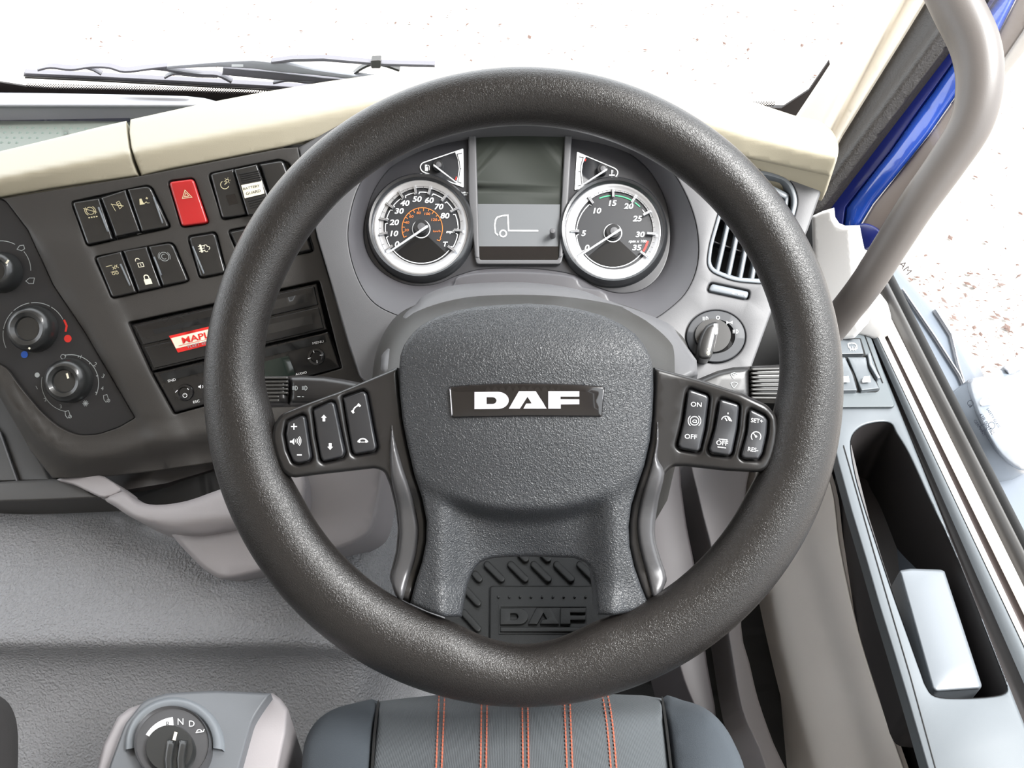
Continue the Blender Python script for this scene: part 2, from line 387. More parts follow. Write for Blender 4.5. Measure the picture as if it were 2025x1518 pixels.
# ------------------------------------------------------------------ wiper outside
WO = WS.off(-.035)
wp = thing('windscreen_wiper', 'dark wiper arm and blade lying along the bottom of the windscreen', 'wiper', WO.at(400, 160))
def bar(name, pl, pts, wpx, mat, parent, h=0.0, hh=.008, rp=None):
    """a bar following a line of photo points, wpx px wide"""
    P = [np.array(p, float) for p in pts]; up, dn = [], []
    W = wpx if isinstance(wpx, (list, tuple)) else [wpx] * len(P)
    for i, p in enumerate(P):
        t = P[min(i + 1, len(P) - 1)] - P[max(0, i - 1)]; t /= np.linalg.norm(t); n = np.array([-t[1], t[0]])
        up.append(tuple(p - n * W[i] / 2)); dn.append(tuple(p + n * W[i] / 2))
    return relief(name, pl, up + dn[::-1], mat, parent, h=h, depth=hh, rp=rp if rp is not None else min(W) * .3, rh=hh * .3, sb=max(3, min(W) * .6))
bar('blade', WO, [(47, 147), (200, 154), (350, 162), (500, 170), (600, 176), (720, 184)], 8, m_wiper, wp)
bar('blade_strip', WO, [(49, 153), (200, 160), (350, 168), (500, 176), (600, 182)], 4, m_seal, wp, h=.003)
bar('yoke', WO, cr([(74, 139), (100, 134), (140, 138), (180, 133), (215, 134), (247, 142), (300, 136), (350, 131), (400, 131)], 4, False), 5, m_wiper, wp, h=.012)
bar('yoke', WO, cr([(135, 138), (165, 135), (185, 140), (200, 148)], 4, False), 3.2, m_wiper, wp, h=.008)
bar('yoke', WO, cr([(247, 142), (300, 136), (350, 142), (395, 148), (430, 150), (458, 163)], 4, False), 5, m_wiper, wp, h=.009)
bar('yoke', WO, cr([(325, 155), (345, 147), (390, 151), (430, 152)], 4, False), 4, m_wiper, wp, h=.009)
bar('yoke', WO, cr([(540, 165), (570, 160), (610, 164), (650, 162), (690, 168)], 4, False), 4, m_wiper, wp, h=.009)
bar('arm', WO, [(330, 133), (430, 127), (500, 127), (560, 134), (620, 143), (700, 153), (760, 160)], [6, 10, 17, 18, 10, 8, 8], m_cowl, wp, h=.018)
bar('arm_base', WO, [(440, 141), (540, 150), (640, 158), (720, 163)], [14, 16, 9, 6], m_wiper, wp, h=.012)
tag(Ink(WO, .0195).poly([(458, 127), (481, 127), (481, 132), (458, 132)]).done('arm_sticker', m_white, wp), 'white sticker')
wp2 = thing('windscreen_wiper', 'second wiper, thin dark arm with a hose, disappearing behind the beige dash top', 'wiper', WO.at(700, 125))
bar('arm', WO, [(536, 124), (580, 119), (640, 118), (700, 123), (760, 128), (860, 130)], [5, 7, 7, 6, 6, 6], m_wiper, wp2, h=.02)
bar('hose', WO, cr([(695, 152), (712, 138), (735, 128), (760, 130), (790, 140)], 4, False), 5, m_seal, wp2, h=.012)
relief('hose_clip', WO, rr([(733, 119), (753, 118), (753, 135), (734, 135)], 3), m_seal, wp2, h=.026, rp=2, rh=.002)
# ------------------------------------------------------------------ outside, seen through the door glass
fx = PL((1800, 600, 1.05), (1950, 780, .98), (2010, 1000, .85))
fair = thing('mudguard', 'pale grey plastic mudguard edge below the driver door glass', 'mudguard', fx.at(1850, 650))
relief('shell', fx, cr([(1740, 500), (1800, 560), (1845, 610), (1885, 650), (1925, 710), (1950, 750), (1985, 830), (2060, 1000), (2200, 1250), (1900, 1250), (1780, 800), (1700, 560)], 3), M('mudguard_grey', (84, 91, 100), .5, var=.05), fair, hf=lambda x, y: .006 * np.sin((x - y * .62) / 70), step=24, depth=.05, rp=8, rh=.01)
bar('rib', fx, [(1785, 570), (1850, 665), (1898, 740), (1925, 800)], 3, m_cowl, fair, h=.012, hh=.012)
bar('rib', fx, [(1850, 610), (1882, 660), (1896, 720), (1912, 770)], 3, m_cowl, fair, h=.012, hh=.012)
lx = fx.off(.07)
lamp = thing('marker_housing', 'rounded pale plastic housing with a small square cap outside the door glass', 'lamp', lx.at(1975, 800))
relief('body', lx, cr([(1912, 758), (1935, 746), (1960, 742), (1975, 728), (2000, 726), (2030, 742), (2075, 800), (2080, 880), (2030, 930), (1975, 900), (1935, 830)], 4), M('pale_lens', (108, 114, 122), .25, var=.03), lamp, hf=lambda x, y: -.02 * (((x - 1990) / 80) ** 2 + ((y - 820) / 90) ** 2), step=14, rp=9, rh=.01, depth=.04)
relief('cap', lx, rr([(1952, 782), (1962, 770), (1982, 778), (1980, 788), (1968, 794), (1955, 790)], 4), m_white, lamp, h=.004, rp=3, rh=.002, depth=.01)
bar('bracket', lx, [(1990, 735), (2020, 712), (2060, 690), (2120, 680)], [22, 26, 30, 34], m_cowl, lamp, h=-.01, hh=.03)
# ================================================================== DASHBOARD
GS = PL((700, 600, .79), (1500, 600, .77), (1060, 260, .83))        # face around the instruments
DP = PL((0, 600, .80), (640, 500, .845), (300, 900, .83))            # centre console face
dash = thing('dashboard', 'truck dashboard: beige top, grey instrument surround and dark centre console', 'dashboard', DP.at(300, 600, -.05))
# tray and cowl behind the beige top
TP = PL((0, 330, .96), (430, 215, 1.07), (0, 212, 1.08))
relief('tray_surface', TP, [(-500, 212), (445, 212), (700, 190), (1560, 232), (1500, 330), (700, 330), (250, 360), (-100, 420), (-500, 470)], m_tray, dash, depth=.02)
relief('tray_well', TP, rr([(-500, 221), (236, 222), (262, 236), (120, 300), (-100, 400), (-500, 440)], [0, 22, 10, 0, 0, 0]), M('tray_recess', (66, 68, 84), .35, coat=.2), dash, h=.0012, depth=.001)
relief('tray_mat', TP, [(-500, 240), (120, 239), (236, 240), (252, 243), (120, 290), (-100, 350), (-500, 420)], m_tray, dash, h=.003, depth=.002)
ink = Ink(TP, .0036)
mbp = MB()
for j in range(7):
    for i in range(26):
        x = -160 + i * 15 + (j % 2) * 7.5 - j * 3; y = 250 + j * 10 + i * .2
        if x + (y - 240) * 2.4 < 236 and y < 292 - (x) * .21:
            c = TP.at(x, y, .003); r = .0022
            V = [c + Vector((r * math.cos(k * 1.047), r * math.sin(k * 1.047), 0)) for k in range(6)] + [c + TP.n * .0022]
            mbp.add(V, [(k, (k + 1) % 6, 6) for k in range(6)])
mbp.done('tray_mat_bump', M('tray_bump', (98, 112, 104), .5), dash, kind='stuff', smooth=True)
CB = PL((0, 195, 1.06), (430, 200, 1.06), (0, 183, 1.075))
relief('cowl_rail', CB, [(-500, 180), (-100, 181), (0, 183), (100, 184), (200, 186), (300, 188), (370, 190), (405, 194), (432, 201), (452, 208), (450, 214), (-500, 213)], m_cowl, dash, h=.012, rp=9, rh=.012, depth=.03, hf=lambda x, y: -.006 * np.exp(-((y - 199) / 4) ** 2))
# beige dash top, two lids
BT = PL((400, 322, .835), (1500, 325, .80), (900, 128, .94))
xb = [-400, 0, 100, 272, 400, 560, 640, 760, 900, 1050, 1250, 1400, 1470, 1640, 1700]; yb = [470, 392, 374, 347, 323, 292, 272, 240, 208, 196, 215, 290, 311, 347, 360]
xt = [-400, 0, 100, 255, 400, 520, 640, 760, 900, 1000, 1100, 1250, 1400, 1500, 1570, 1625, 1700]; yt = [380, 299, 275, 237, 205, 182, 162, 145, 128, 122, 122, 138, 172, 205, 228, 242, 262]
def bt_h(x, y):
    b = np.interp(x, xb, yb); t = np.interp(x, xt, yt); u = (b - y) / np.maximum(b - t, 1)
    return .019 * (1 - np.sqrt((np.abs(np.clip(u, 0, 1) - .42) / np.where(u > .42, .58, .42)) ** 2 + .006)) + .001 * np.sin(np.clip(u, 0, 1) * math.pi)
lb = [(-400, 470), (0, 392), (100, 374), (276, 348)]; 
relief('dash_top', BT, [(-400, 380), (0, 299), (100, 275), (200, 250), (250, 239), (252, 262), (256, 292), (263, 318), (275, 348)] + lb[2:0:-1] + [lb[0]], m_beige, dash, h=.006, hf=bt_h, rp=5, rh=.004, step=9, depth=.03)
topR = [(x, np.interp(x, xt, yt)) for x in [258, 330, 400, 460, 520, 580, 640, 700, 760, 830, 900, 950, 1000, 1050, 1100, 1170, 1250, 1320, 1400, 1450, 1500, 1570]]
botR = [(x, np.interp(x, xb, yb)) for x in [1470, 1400, 1320, 1250, 1150, 1050, 970, 900, 830, 760, 700, 640, 560, 480, 400, 340]]
relief('dash_top', BT, topR + cr([(1600, 234), (1625, 241), (1645, 258), (1656, 278), (1658, 300), (1652, 325), (1641, 348)], 3, False) + botR + [(280, 348), (268, 318), (260, 292), (256, 262)], m_beige, dash, h=.006, hf=bt_h, rp=5, rh=.004, step=9, depth=.03)
# instrument surround with the opening for the cluster
SH = -.030
c_out = cr([(689, 475), (694, 420), (712, 365), (748, 315), (800, 282), (860, 259), (930, 247), (1000, 243), (1062, 243), (1130, 246), (1200, 258), (1268, 285), (1322, 330), (1358, 390), (1377, 450), (1380, 510), (1366, 560), (1335, 600), (1270, 640), (1160, 652), (1040, 654), (920, 650), (840, 636), (780, 620), (735, 593), (704, 540)], 4)
c_in = cr([(719, 470), (723, 425), (738, 378), (768, 335), (812, 303), (862, 279), (930, 265), (1000, 262), (1062, 262), (1130, 265), (1185, 276), (1240, 300), (1285, 338), (1315, 392), (1326, 450), (1322, 505), (1302, 548), (1268, 574), (1222, 580), (1175, 566), (1140, 545), (1060, 532), (960, 532), (905, 545), (862, 562), (812, 564), (765, 545), (732, 512)], 4)
surround = [(590, 292), (700, 230), (860, 205), (1050, 190), (1250, 210), (1400, 285), (1470, 309), (1560, 329), (1636, 346), (1630, 362), (1597, 455), (1560, 540), (1525, 618), (1487, 722), (1484, 738), (1390, 760), (1100, 800), (760, 790), (712, 745), (690, 680), (655, 560), (628, 470)]
vent_hole = rr([(1424, 410), (1450, 338), (1508, 336), (1562, 352), (1579, 392), (1572, 425), (1521, 562), (1450, 556), (1397, 534), (1402, 486)], [20, 20, 20, 26, 22, 20, 22, 20, 22, 20])
sub_hole = rr([(1404, 558), (1484, 575), (1480, 594), (1397, 576)], 7)
dialc = (1415, 666)
dial_hole = [(dialc[0] + 59 * math.cos(k * math.pi / 24), dialc[1] + 52 * math.sin(k * math.pi / 24)) for k in range(48)]
relief('instrument_surround', GS, surround, m_shell, dash, rp=4, rh=.003, depth=.05, holes=[c_out, vent_hole, sub_hole, dial_hole], sb=7)
def loft(name, A, pA, hA, B, pB, hB, mat, parent, rings=5, bulge=0.0):
    def rs(Pq, n=160):
        Q = subdiv(Pq, 2); c = np.array([1030, 440]); an = np.unwrap(np.arctan2(Q[:, 1] - c[1], Q[:, 0] - c[0])); 
        if an[-1] < an[0]: Q = Q[::-1]; an = np.unwrap(np.arctan2(Q[:, 1] - c[1], Q[:, 0] - c[0]))
        s = np.concatenate([[0], np.cumsum(np.linalg.norm(np.diff(np.vstack([Q, Q[:1]]), axis=0), axis=1))]); T = np.linspace(0, s[-1], n, endpoint=False); QQ = np.vstack([Q, Q[:1]])
        R = np.stack([np.interp(T, s, QQ[:, 0]), np.interp(T, s, QQ[:, 1])], 1); a = np.arctan2(R[:, 1] - c[1], R[:, 0] - c[0]); k = np.argmin(a); return np.roll(R, -k, 0)
    a, b = rs(A), rs(B); n = len(a); V, Fc = [], []
    for r in range(rings + 1):
        t = r / rings
        for i in range(n):
            V.append(pA.at(a[i][0], a[i][1], hA) * (1 - t) + pB.at(b[i][0], b[i][1], hB) * t + GS.n * bulge * math.sin(t * math.pi))
    for r in range(rings):
        for i in range(n): p, q = r * n + i, r * n + (i + 1) % n; Fc.append((p, q, q + n, p + n))
    return mk(name, V, Fc, mat, parent)
loft('recess_wall', c_out, GS, 0, c_in, GS, SH, m_bezel, dash, bulge=.002)
relief('ledge', GS, cr([(893, 566), (905, 546), (960, 537), (1060, 537), (1135, 546), (1152, 566), (1200, 580), (1180, 640), (860, 640), (840, 590)], 3), m_bezel, dash, h=SH + .012, depth=.012, rp=6, rh=.003)
# ------------------------------------------------------------------ instrument cluster
CF = GS.off(SH)
cl = thing('instrument_cluster', 'instrument cluster with two silver-ringed dials either side of a tall display', 'instruments', CF.at(1030, 430, -.01))
relief('face', CF, c_in, m_face, cl, h=.0, depth=.01, rp=3, rh=.001)
def gauge(name, cx, cy, R, marks, minor, texts, lab):
    g = dial(name, CF, cx, cy, [(R + 17, .0), (R + 13, .007), (R + 9, .009), (R + 5, .008), (R + 2, .004)], m_ring, cl); g['label'] = lab
    # silver ring, inner edge off-centre so that the band is widest at lower left
    V, Fc = [], []; n = 72
    for rr_, dx, dy, hh in ((R + 2, 0, 0, .004), (R - 1, 0, 0, .0045), (R - 3, 0, 0, .0035), (R - 15, 2.0, -2.5, .0028)):
        for k in range(n):
            a = 2 * math.pi * k / n; V.append(CF.at(cx + dx + rr_ * math.cos(a), cy + dy + rr_ * math.sin(a), 0) + CF.n * hh)
    for i in range(3):
        for k in range(n): a, b = i * n + k, i * n + (k + 1) % n; Fc.append((a, b, b + n, a + n))
    mk('silver_ring', V, Fc, m_silver, g)
    dial('dial_face', CF, cx + 2, cy - 2.5, [(R - 14.5, .0026), (R - 15, .0016), (20, .0016), (.001, .0016)], m_dialf, g)
    H = .0022
    w_ = Ink(CF, H - .0002)
    w_.poly([(cx + 1 + 17 * math.cos(a), cy + 17 * -math.sin(a)) for a in np.radians([-52, -70, -90, -110, -128])] + [(cx + 1 + 68 * math.cos(a), cy - 2 - 68 * math.sin(a)) for a in np.radians(range(-136, -43, 6))]).done('lower_window', m_wedge, g)
    k = Ink(CF, H); mk_ = sorted(marks)
    r = R - 19; mk2 = list(mk_)
    for a0, a1 in zip(mk2[:-1], mk2[1:]):
        if name == 'tachometer' and 40 < (a0 + a1) / 2 < 125: continue
        if name == 'tachometer' and (a0 + a1) / 2 < 28: continue
        pts = [(r - 4, a0 + 3.2)] + [(r, a) for a in np.linspace(a0 + 4.5, a1 - 4.5, 6)] + [(r - 4, a1 - 3.2)]
        k.line([(cx + 1 + q * math.cos(math.radians(a)), cy - 1 - q * math.sin(math.radians(a))) for q, a in pts], 1.6)
    for t, x, y, s in texts: k.text(t, x, y, s, 0, 1.18, .22, .022)
    k.arc(cx, cy, 17.5, 0, 360, 1.6, 30)
    k.line([(cx - 70 * math.cos(math.radians(b)), cy + 68 * math.sin(math.radians(b))) for b in range(38, 143, 8)], 1.6)
    k.done('scale', m_white, g)
    tk = MB(); D = lambda a, q: CF.at(cx + q * math.cos(math.radians(a)), cy - q * math.sin(math.radians(a)), 0)
    for a in mk_:
        for sg in (-1, 1):
            p, q = D(a, R - 8), D(a, R - 25); t = (q - p).normalized(); s_ = CF.n.cross(t) * .00065 * sg
            c = (p + q) / 2 + s_ + CF.n * .0042; tk.box(c, (q - p).length, .0009, .0025, (t, CF.n.cross(t), CF.n))
    tk.done('tick', m_silver, g, smooth=False, kind='stuff')
    k = Ink(CF, .0048)
    for a in minor: k.line([(cx + q * math.cos(math.radians(a)), cy - q * math.sin(math.radians(a))) for q in (R - 12, R - 7.5)], .8)
    k.arc(cx, cy, R - 7, 20, 215, .7, 40); k.done('minor_scale', m_ring, g)
    return g
def needle(g, cx, cy, tip, tail, r_hub, w0=3.6):
    dial('hub', CF, cx, cy, [(r_hub, .002), (r_hub, .005), (r_hub - 1.5, .0065), (.001, .0068)], m_ring, g, n=28)
    dial('hub_cap', CF, cx + 1.5, cy + 1.5, [(r_hub * .55, .0066), (r_hub * .5, .008), (.001, .0084)], m_shell, g, n=24)
    t = np.array(tip, float) - np.array(tail, float); t /= np.linalg.norm(t); n = np.array([-t[1], t[0]])
    a, b = np.array(tail, float), np.array(tip, float)
    o = relief('needle', CF, [tuple(a + n * w0 / 2), tuple(a - t * 1.5), tuple(a - n * w0 / 2), tuple(b - n * w0 / 3.4), tuple(b + t * 2), tuple(b + n * w0 / 3.4)], m_white, g, h=.0095, depth=.0015)
    m_ = (a + b) / 2
    return o
sx = 833; sy = 452.5
g1 = gauge('speedometer', sx, sy, 91, [214, 190, 168, 145, 121, 98, 76, 51, 27, -5, -35], [202, 179, 156, 133, 109, 87, 63, 39, 11, -20],
    [('0', 785, 483, 15), ('10', 778.5, 462, 15), ('20', 780, 440, 15), ('30', 789.5, 417.5, 15), ('40', 801, 402, 15), ('50', 825, 394, 15), ('60', 849, 396.5, 15), ('70', 868, 409, 15), ('80', 880, 427, 15), ('mph', 891, 458, 8), ('T', 880, 483, 13)], 'speedometer in mph with silver ring')
k = Ink(CF, .0022)
k.line([(sx + 2 + 40 * math.cos(math.radians(a)), sy - 1 - 41 * math.sin(math.radians(a))) for a in range(206, -32, -6)], 1.4)
for i, a in enumerate(range(206, 20, -15)): k.line([(sx + 2 + q * math.cos(math.radians(a)), sy - 1 - q * math.sin(math.radians(a))) for q in (40, 36 if i % 2 else 34.5)], 1.3)
k.line([(864, 474), (869, 476), (872, 471)], 1.4)
for t, x, y in (('20', 804, 455), ('40', 805, 440), ('60', 813.5, 428), ('80', 828, 421), ('100', 844.5, 423), ('120', 858, 434.5), ('km/h', 864, 457)): k.text(t, x, y, 7 if t != 'km/h' else 6, 0, 1.25, .15)
k.done('kilometre_scale', m_orange, g1)
needle(g1, 834, 453, (766, 500), (845, 446.5), 15)
tx, ty = 1212, 460.5
g2 = gauge('tachometer', tx, ty, 92, [215, 180, 126, 90, 57, 28, -4, -37], list(range(130, 176, 9)) + list(range(62, 124, 6)) + list(range(-34, 56, 7)),
    [('0', 1161, 490, 15), ('5', 1154.5, 461.5, 15), ('10', 1180, 417, 15), ('15', 1210.5, 402, 15), ('20', 1243.5, 408, 15), ('25', 1261, 432.5, 15), ('30', 1266, 464, 15), ('rpm x 100', 1261, 477, 7), ('35', 1259.5, 490, 15)], 'tachometer in rpm with silver ring')
k = Ink(CF, .0022); r = 73
for a0, a1 in ((112, 94), (87, 60), (54, 44)): k.line([(tx + 1 + r * math.cos(math.radians(a)), ty - 1 - r * math.sin(math.radians(a))) for a in np.linspace(a0, a1, 8)], 2)
k.done('green_band', m_green, g2)
Ink(CF, .0022).line([(tx + 1 + r * math.cos(math.radians(a)), ty - 1 - r * math.sin(math.radians(a))) for a in np.linspace(38, 31, 5)], 1.6).done('scale_end', m_white, g2)
Ink(CF, .0022).line([(tx + 1 + 70 * math.cos(math.radians(a)), ty - 1 - 70 * math.sin(math.radians(a))) for a in np.linspace(-14, -32, 6)], 4).done('red_band', m_red, g2)
needle(g2, 1212, 461.5, (1143, 507), (1227, 453), 15)
def small(name, S, lab, hub, tip, tail, arcp, ticks, redline, icon):
    V = relief(name, CF, S, m_dialf, cl, h=.0006, depth=.0005); V['label'] = lab
    k = Ink(CF, .0012); k.line(S, 2.0, True); k.poly(arcp); k.done('scale', m_white, V)
    k = Ink(CF, .0017)
    for t in ticks: k.line(t, 1.3)
    k.done('scale_line', m_ring, V)
    if redline: Ink(CF, .0016).line(redline, 2).done('red_mark', m_red, V)
    k = Ink(CF, .0014); icon(k); k.done('icon', m_white, V); needle(V, hub[0], hub[1], tip, tail, 10.5, 2.6)
def zf(x, y): return (700 + x / 6.325, 240 + y / 6.325)
def zt(x, y): return (1060 + x / 6.325, 260 + y / 6.325)
fs = rr([zf(1362, 345), zf(1366, 818), zf(850, 625), zf(825, 570), zf(850, 520)], [1, 1, 5, 5, 5])
def fi(k):
    k.poly([zf(888, 540), zf(918, 540), zf(918, 562), zf(895, 562), zf(895, 620), zf(888, 620)]).poly([zf(890, 572), zf(925, 572), zf(925, 620), zf(890, 620)]).line([zf(928, 545), zf(942, 560), zf(942, 610)], 1.2)
small('fuel_gauge', fs, 'small triangular fuel gauge', zf(1060, 575), zf(1280, 760), zf(1000, 545),
      [zf(1362, 345), zf(1366, 818), zf(1270, 780), zf(1300, 690), zf(1313, 590), zf(1300, 480), zf(1262, 375)],
      [[zf(1350, 397), zf(1290, 410), zf(1318, 500), zf(1328, 590), zf(1315, 690), zf(1298, 755), zf(1345, 772)], [zf(1325, 590), zf(1345, 590)]], [zf(1283, 690), zf(1270, 730)], fi)
ts = rr([zt(518, 260), zt(1000, 465), zt(1030, 510), zt(1000, 570), zt(490, 725)], [1, 5, 5, 5, 1])
def ti(k):
    k.line([zt(948, 480), zt(948, 535)], 1.5).line([zt(948, 485), zt(968, 485)], .9).line([zt(948, 505), zt(968, 505)], .9).line([zt(915, 540), zt(985, 540)], 1).line([zt(915, 549), zt(985, 549)], 1)
small('temperature_gauge', ts, 'small triangular coolant temperature gauge', zt(825, 500), zt(570, 672), zt(885, 470),
      [zt(518, 260), zt(628, 308), zt(585, 400), zt(572, 500), zt(582, 600), zt(600, 690), zt(490, 725)],
      [[zt(540, 315), zt(592, 322), zt(563, 420), zt(558, 500), zt(568, 600), zt(578, 665), zt(520, 680)], [zt(530, 500), zt(552, 500)]], [zt(625, 340), zt(612, 370)], ti)
Ink(CF, .0008).frame((919, 381)).text('AdBlue', 0, 0, 5).line([(-5, 4), (5, 4)], 1).done('tank_symbol', m_white, cl)
dsp = relief('display', CF, rr([(940, 268), (1117, 268), (1108, 517), (945, 517)], [3, 3, 8, 8]), m_lcd, cl, h=.002, depth=.002); dsp['label'] = 'tall dark display with a white truck outline'
relief('display_panel', CF, [(942, 403), (1108, 404), (1104.5, 487), (943.5, 487)], m_lcd2, dsp, h=.0024, depth=.0002)
relief('display_foot', CF, rr([(943.8, 487), (1104.5, 487), (1104, 515), (947, 515)], [0, 0, 5, 5]), m_gloss, dsp, h=.0024, depth=.0002)
k = Ink(CF, .0028); z = lambda x, y: (640 + x / 2.663, 220 + y / 2.663)
k.line([z(918, 652), z(905, 640), z(901, 600), z(906, 570), z(915, 557), z(940, 550), z(970, 547), z(974, 628), z(1130, 629)], 2.6).arc(995, 461.5, 6.4, 0, 360, 2.6, 20).done('truck_symbol', m_white, dsp)
for pts, lb2 in (([(926, 268), (941, 268), (948, 510), (940, 510), (927, 400)], None), ([(1117, 268), (1131, 268), (1122, 420), (1112, 508), (1105, 510)], None)):
    relief('display_frame', CF, pts, m_shell, cl, h=.006, depth=.006, rp=3, rh=.002)
relief('display_frame', CF, rr([(938, 500), (946, 500), (949, 514), (1103, 514), (1108, 500), (1115, 500), (1109, 522), (942, 522)], [0, 0, 4, 4, 0, 0, 6, 6]), m_shell, cl, h=.005, depth=.005, rp=2, rh=.001)
dial('trip_button', CF, 1093, 468, [(6, .002), (6, .013), (4.5, .0145), (.001, .0148)], m_shell, cl, n=20)
# ------------------------------------------------------------------ vent, small switch, headlamp dial on the right
vent = thing('air_vent', 'tall grey air vent with upright slats right of the instruments', 'vent', GS.at(1480, 450, -.02))
relief('housing', GS, vent_hole, m_black, vent, h=-.028, depth=.001)
ring_in = rr([(1430, 414), (1455, 348), (1508, 344), (1556, 358), (1570, 392), (1564, 424), (1515, 552), (1452, 548), (1404, 528), (1409, 486)], 18)
relief('frame', GS, vent_hole, m_pull, vent, h=.001, holes=[ring_in], depth=.02, rp=2, rh=.0015)
def slot_pt(i, t):     # the slats fan out from lower left to upper right
    b = np.array([1411 + i * 22.3, 517 + i * 7.2]); tp = np.array([1450 + i * 19.0, 352 + i * 9.5]); return tuple(b + (tp - b) * t)
for i in range(6):
    p0, p1, p2 = slot_pt(i + .5, -.16), slot_pt(i + .5, .5), slot_pt(i + .5, 1.12)
    bar('slat', GS, [p0, p1, p2], 8.5, m_pull, vent, h=-.004, hh=.012, rp=2.5)
for t in (.0, 1.0):
    bar('cross_bar', GS, [slot_pt(-.4, t - .13 if t == 0 else t + .1), slot_pt(2.6, t - .13 if t == 0 else t + .1), slot_pt(5.6, t - .13 if t == 0 else t + .1)], 13, m_pull, vent, h=-.003, hh=.012, rp=3)
for j, t in enumerate((.22, .5, .78)):
    bar('rear_blade', GS, [slot_pt(-.4, t), slot_pt(5.6, t)], 4, m_face, vent, h=-.014, hh=.008, rp=1)
sw = thing('rocker_switch', 'slim grey rocker switch below the right air vent', 'switch', GS.at(1440, 576, -.01))
relief('body', GS, sub_hole, m_gap, sw, h=-.006, depth=.004)
relief('rocker', GS, rr([(1407, 561), (1481, 577), (1477, 591), (1401, 575)], 6), m_pull, sw, h=.0025, rp=4, rh=.002, depth=.008)
k = Ink(GS, .0028); k.frame((1452, 579), (.97, .22), (-.2, .97)); k.poly([(-5, 3), (-2, -3), (1, 3)]).disc(9, 0, 2).disc(21, 0, 1.3).done('icon', m_dimw, sw)
hd = thing('headlamp_dial', 'round black rotary headlamp switch right of the steering column', 'switch', GS.at(*dialc, -.01))
def zh(x, y): return (1300 + x / 3.614, 580 + y / 3.614)
dial('plate', GS, dialc[0], dialc[1], [(57.5, -.006), (57.5, .0015), (56, .002), (38, .002), (37, -.001)], M('dial_plate', (40, 42, 46), .55), hd, sx=1, sy=.88)
dial('knob', GS, 1408, 666, [(36, -.002), (36, .004), (35, .005), (.001, .005)], m_switch, hd, sx=1, sy=.93)
relief('grip', GS, cr([zh(385, 210), zh(430, 205), zh(435, 250), zh(420, 330), zh(395, 430), zh(370, 470), zh(310, 470), zh(285, 430), zh(300, 330), zh(340, 240)], 4), m_switch, hd, h=.020, rp=7, rh=.006, depth=.018)
relief('pointer', GS, rr([zh(402, 215), zh(428, 215), zh(432, 288), zh(410, 295)], 2), m_silver, hd, h=.0204, depth=.001)
k = Ink(GS, .0024)
for (x, y, s) in ((345, 180, 1), (560, 272, 1)):
    c = zh(x, y); k.arc(c[0] + 1, c[1], 3.6, -90, 90, 1.1).line([(c[0] + 1, c[1] - 3.6), (c[0] + 1, c[1] + 3.6)], 1.1)
    for d in (-2.6, 0, 2.6): k.line([(c[0] - 6, c[1] + d), (c[0] - 1.5, c[1] + d)], 1)
c = zh(433, 173); k.arc(c[0], c[1], 3.2, 0, 360, 1.1)
c = zh(515, 208); k.line([(c[0] - 6, c[1] - 3), (c[0] - 2, c[1]), (c[0] - 6, c[1] + 3)], 1).line([(c[0] + 6, c[1] - 3), (c[0] + 2, c[1]), (c[0] + 6, c[1] + 3)], 1).line([(c[0] - 6, c[1]), (c[0] + 6, c[1])], .9)
k.done('symbols', m_white, hd)
k = Ink(GS, .0205); c = zh(368, 412); k.arc(c[0], c[1] - 4, 2.4, 0, 360, 1, 12).arc(c[0] - 1, c[1] + 4, 3, 0, 360, 1, 12); k.done('fog_symbol', m_cream, hd)
# ================================================================== STEERING COLUMN
CS = PL((745, 740, .655), (1360, 740, .655), (1050, 570, .735))
colm = thing('steering_column', 'grey steering column shroud with two stalks behind the wheel', 'steering column', CS.at(1050, 740, -.05))
relief('top_cover', CS, cr([(790, 640), (820, 604), (843, 582), (903, 563), (1034, 558), (1139, 571), (1203, 594), (1290, 625), (1340, 660), (1340, 760), (790, 760)], 4), m_shell, colm, h=-.012, rp=14, rh=.012, depth=.05)
relief('shroud', CS, cr([(736, 760), (738, 728), (746, 689), (764, 650), (792, 618), (840, 597), (920, 583), (1030, 579), (1140, 585), (1230, 602), (1300, 630), (1345, 660), (1361, 690), (1364, 728), (1364, 760)], 4, False) + [(1340, 900), (1280, 1000), (820, 1000), (770, 900)], m_col, colm, h=.008, hf=lambda x, y: -.02 * ((x - 1050) / 300) ** 2, rp=44, rh=.030, step=26, depth=.06)
relief('lower_shroud', CS, cr([(800, 850), (1290, 850), (1260, 960), (1200, 1000), (900, 1000), (830, 960)], 4), m_gap, colm, h=-.05, depth=.03)
SL = PL((515, 770, .66), (700, 770, .665), (515, 700, .665))
def stalk(lab, body, grip, ribs, inks):
    b = relief('stalk', SL, body, m_spoke, colm, h=.004, rp=12, rh=.012, depth=.012, step=18); b['label'] = lab
    relief('stalk_grip', SL, grip, m_spoke, b, h=.004, rp=12, rh=.012, depth=.014, step=18)
    for r in ribs: bar('grip_rib', SL, r, 5, m_col, b, h=.0055, hh=.004, rp=1.5)
    k = Ink(SL, .0045); inks(k); k.done('symbols', m_dimw, b)
def lampi(k, x, y):
    k.arc(x, y, 4.2, -90, 90, 1).line([(x, y - 4.2), (x, y + 4.2)], 1)
    for d in (-3, -1, 1, 3): k.line([(x - 6, y + d), (x - 1.5, y + d)], .8)
stalk('left stalk with headlamp symbols', [(571, 743), (600, 742), (640, 744), (680, 750), (740, 762), (760, 790), (700, 800), (640, 800), (600, 800), (571, 800)], [(440, 745), (571, 743), (571, 800), (440, 803)],
      [[(440, 748 + i * 7.5), (569 if i < 5 else 552, 747 + i * 7.4)] for i in range(7)], lambda k: (lampi(k, 584, 767), lampi(k, 603, 767), k.line([(588, 784), (594, 784)], 1.4), k.line([(597, 784), (601, 784)], 1)))
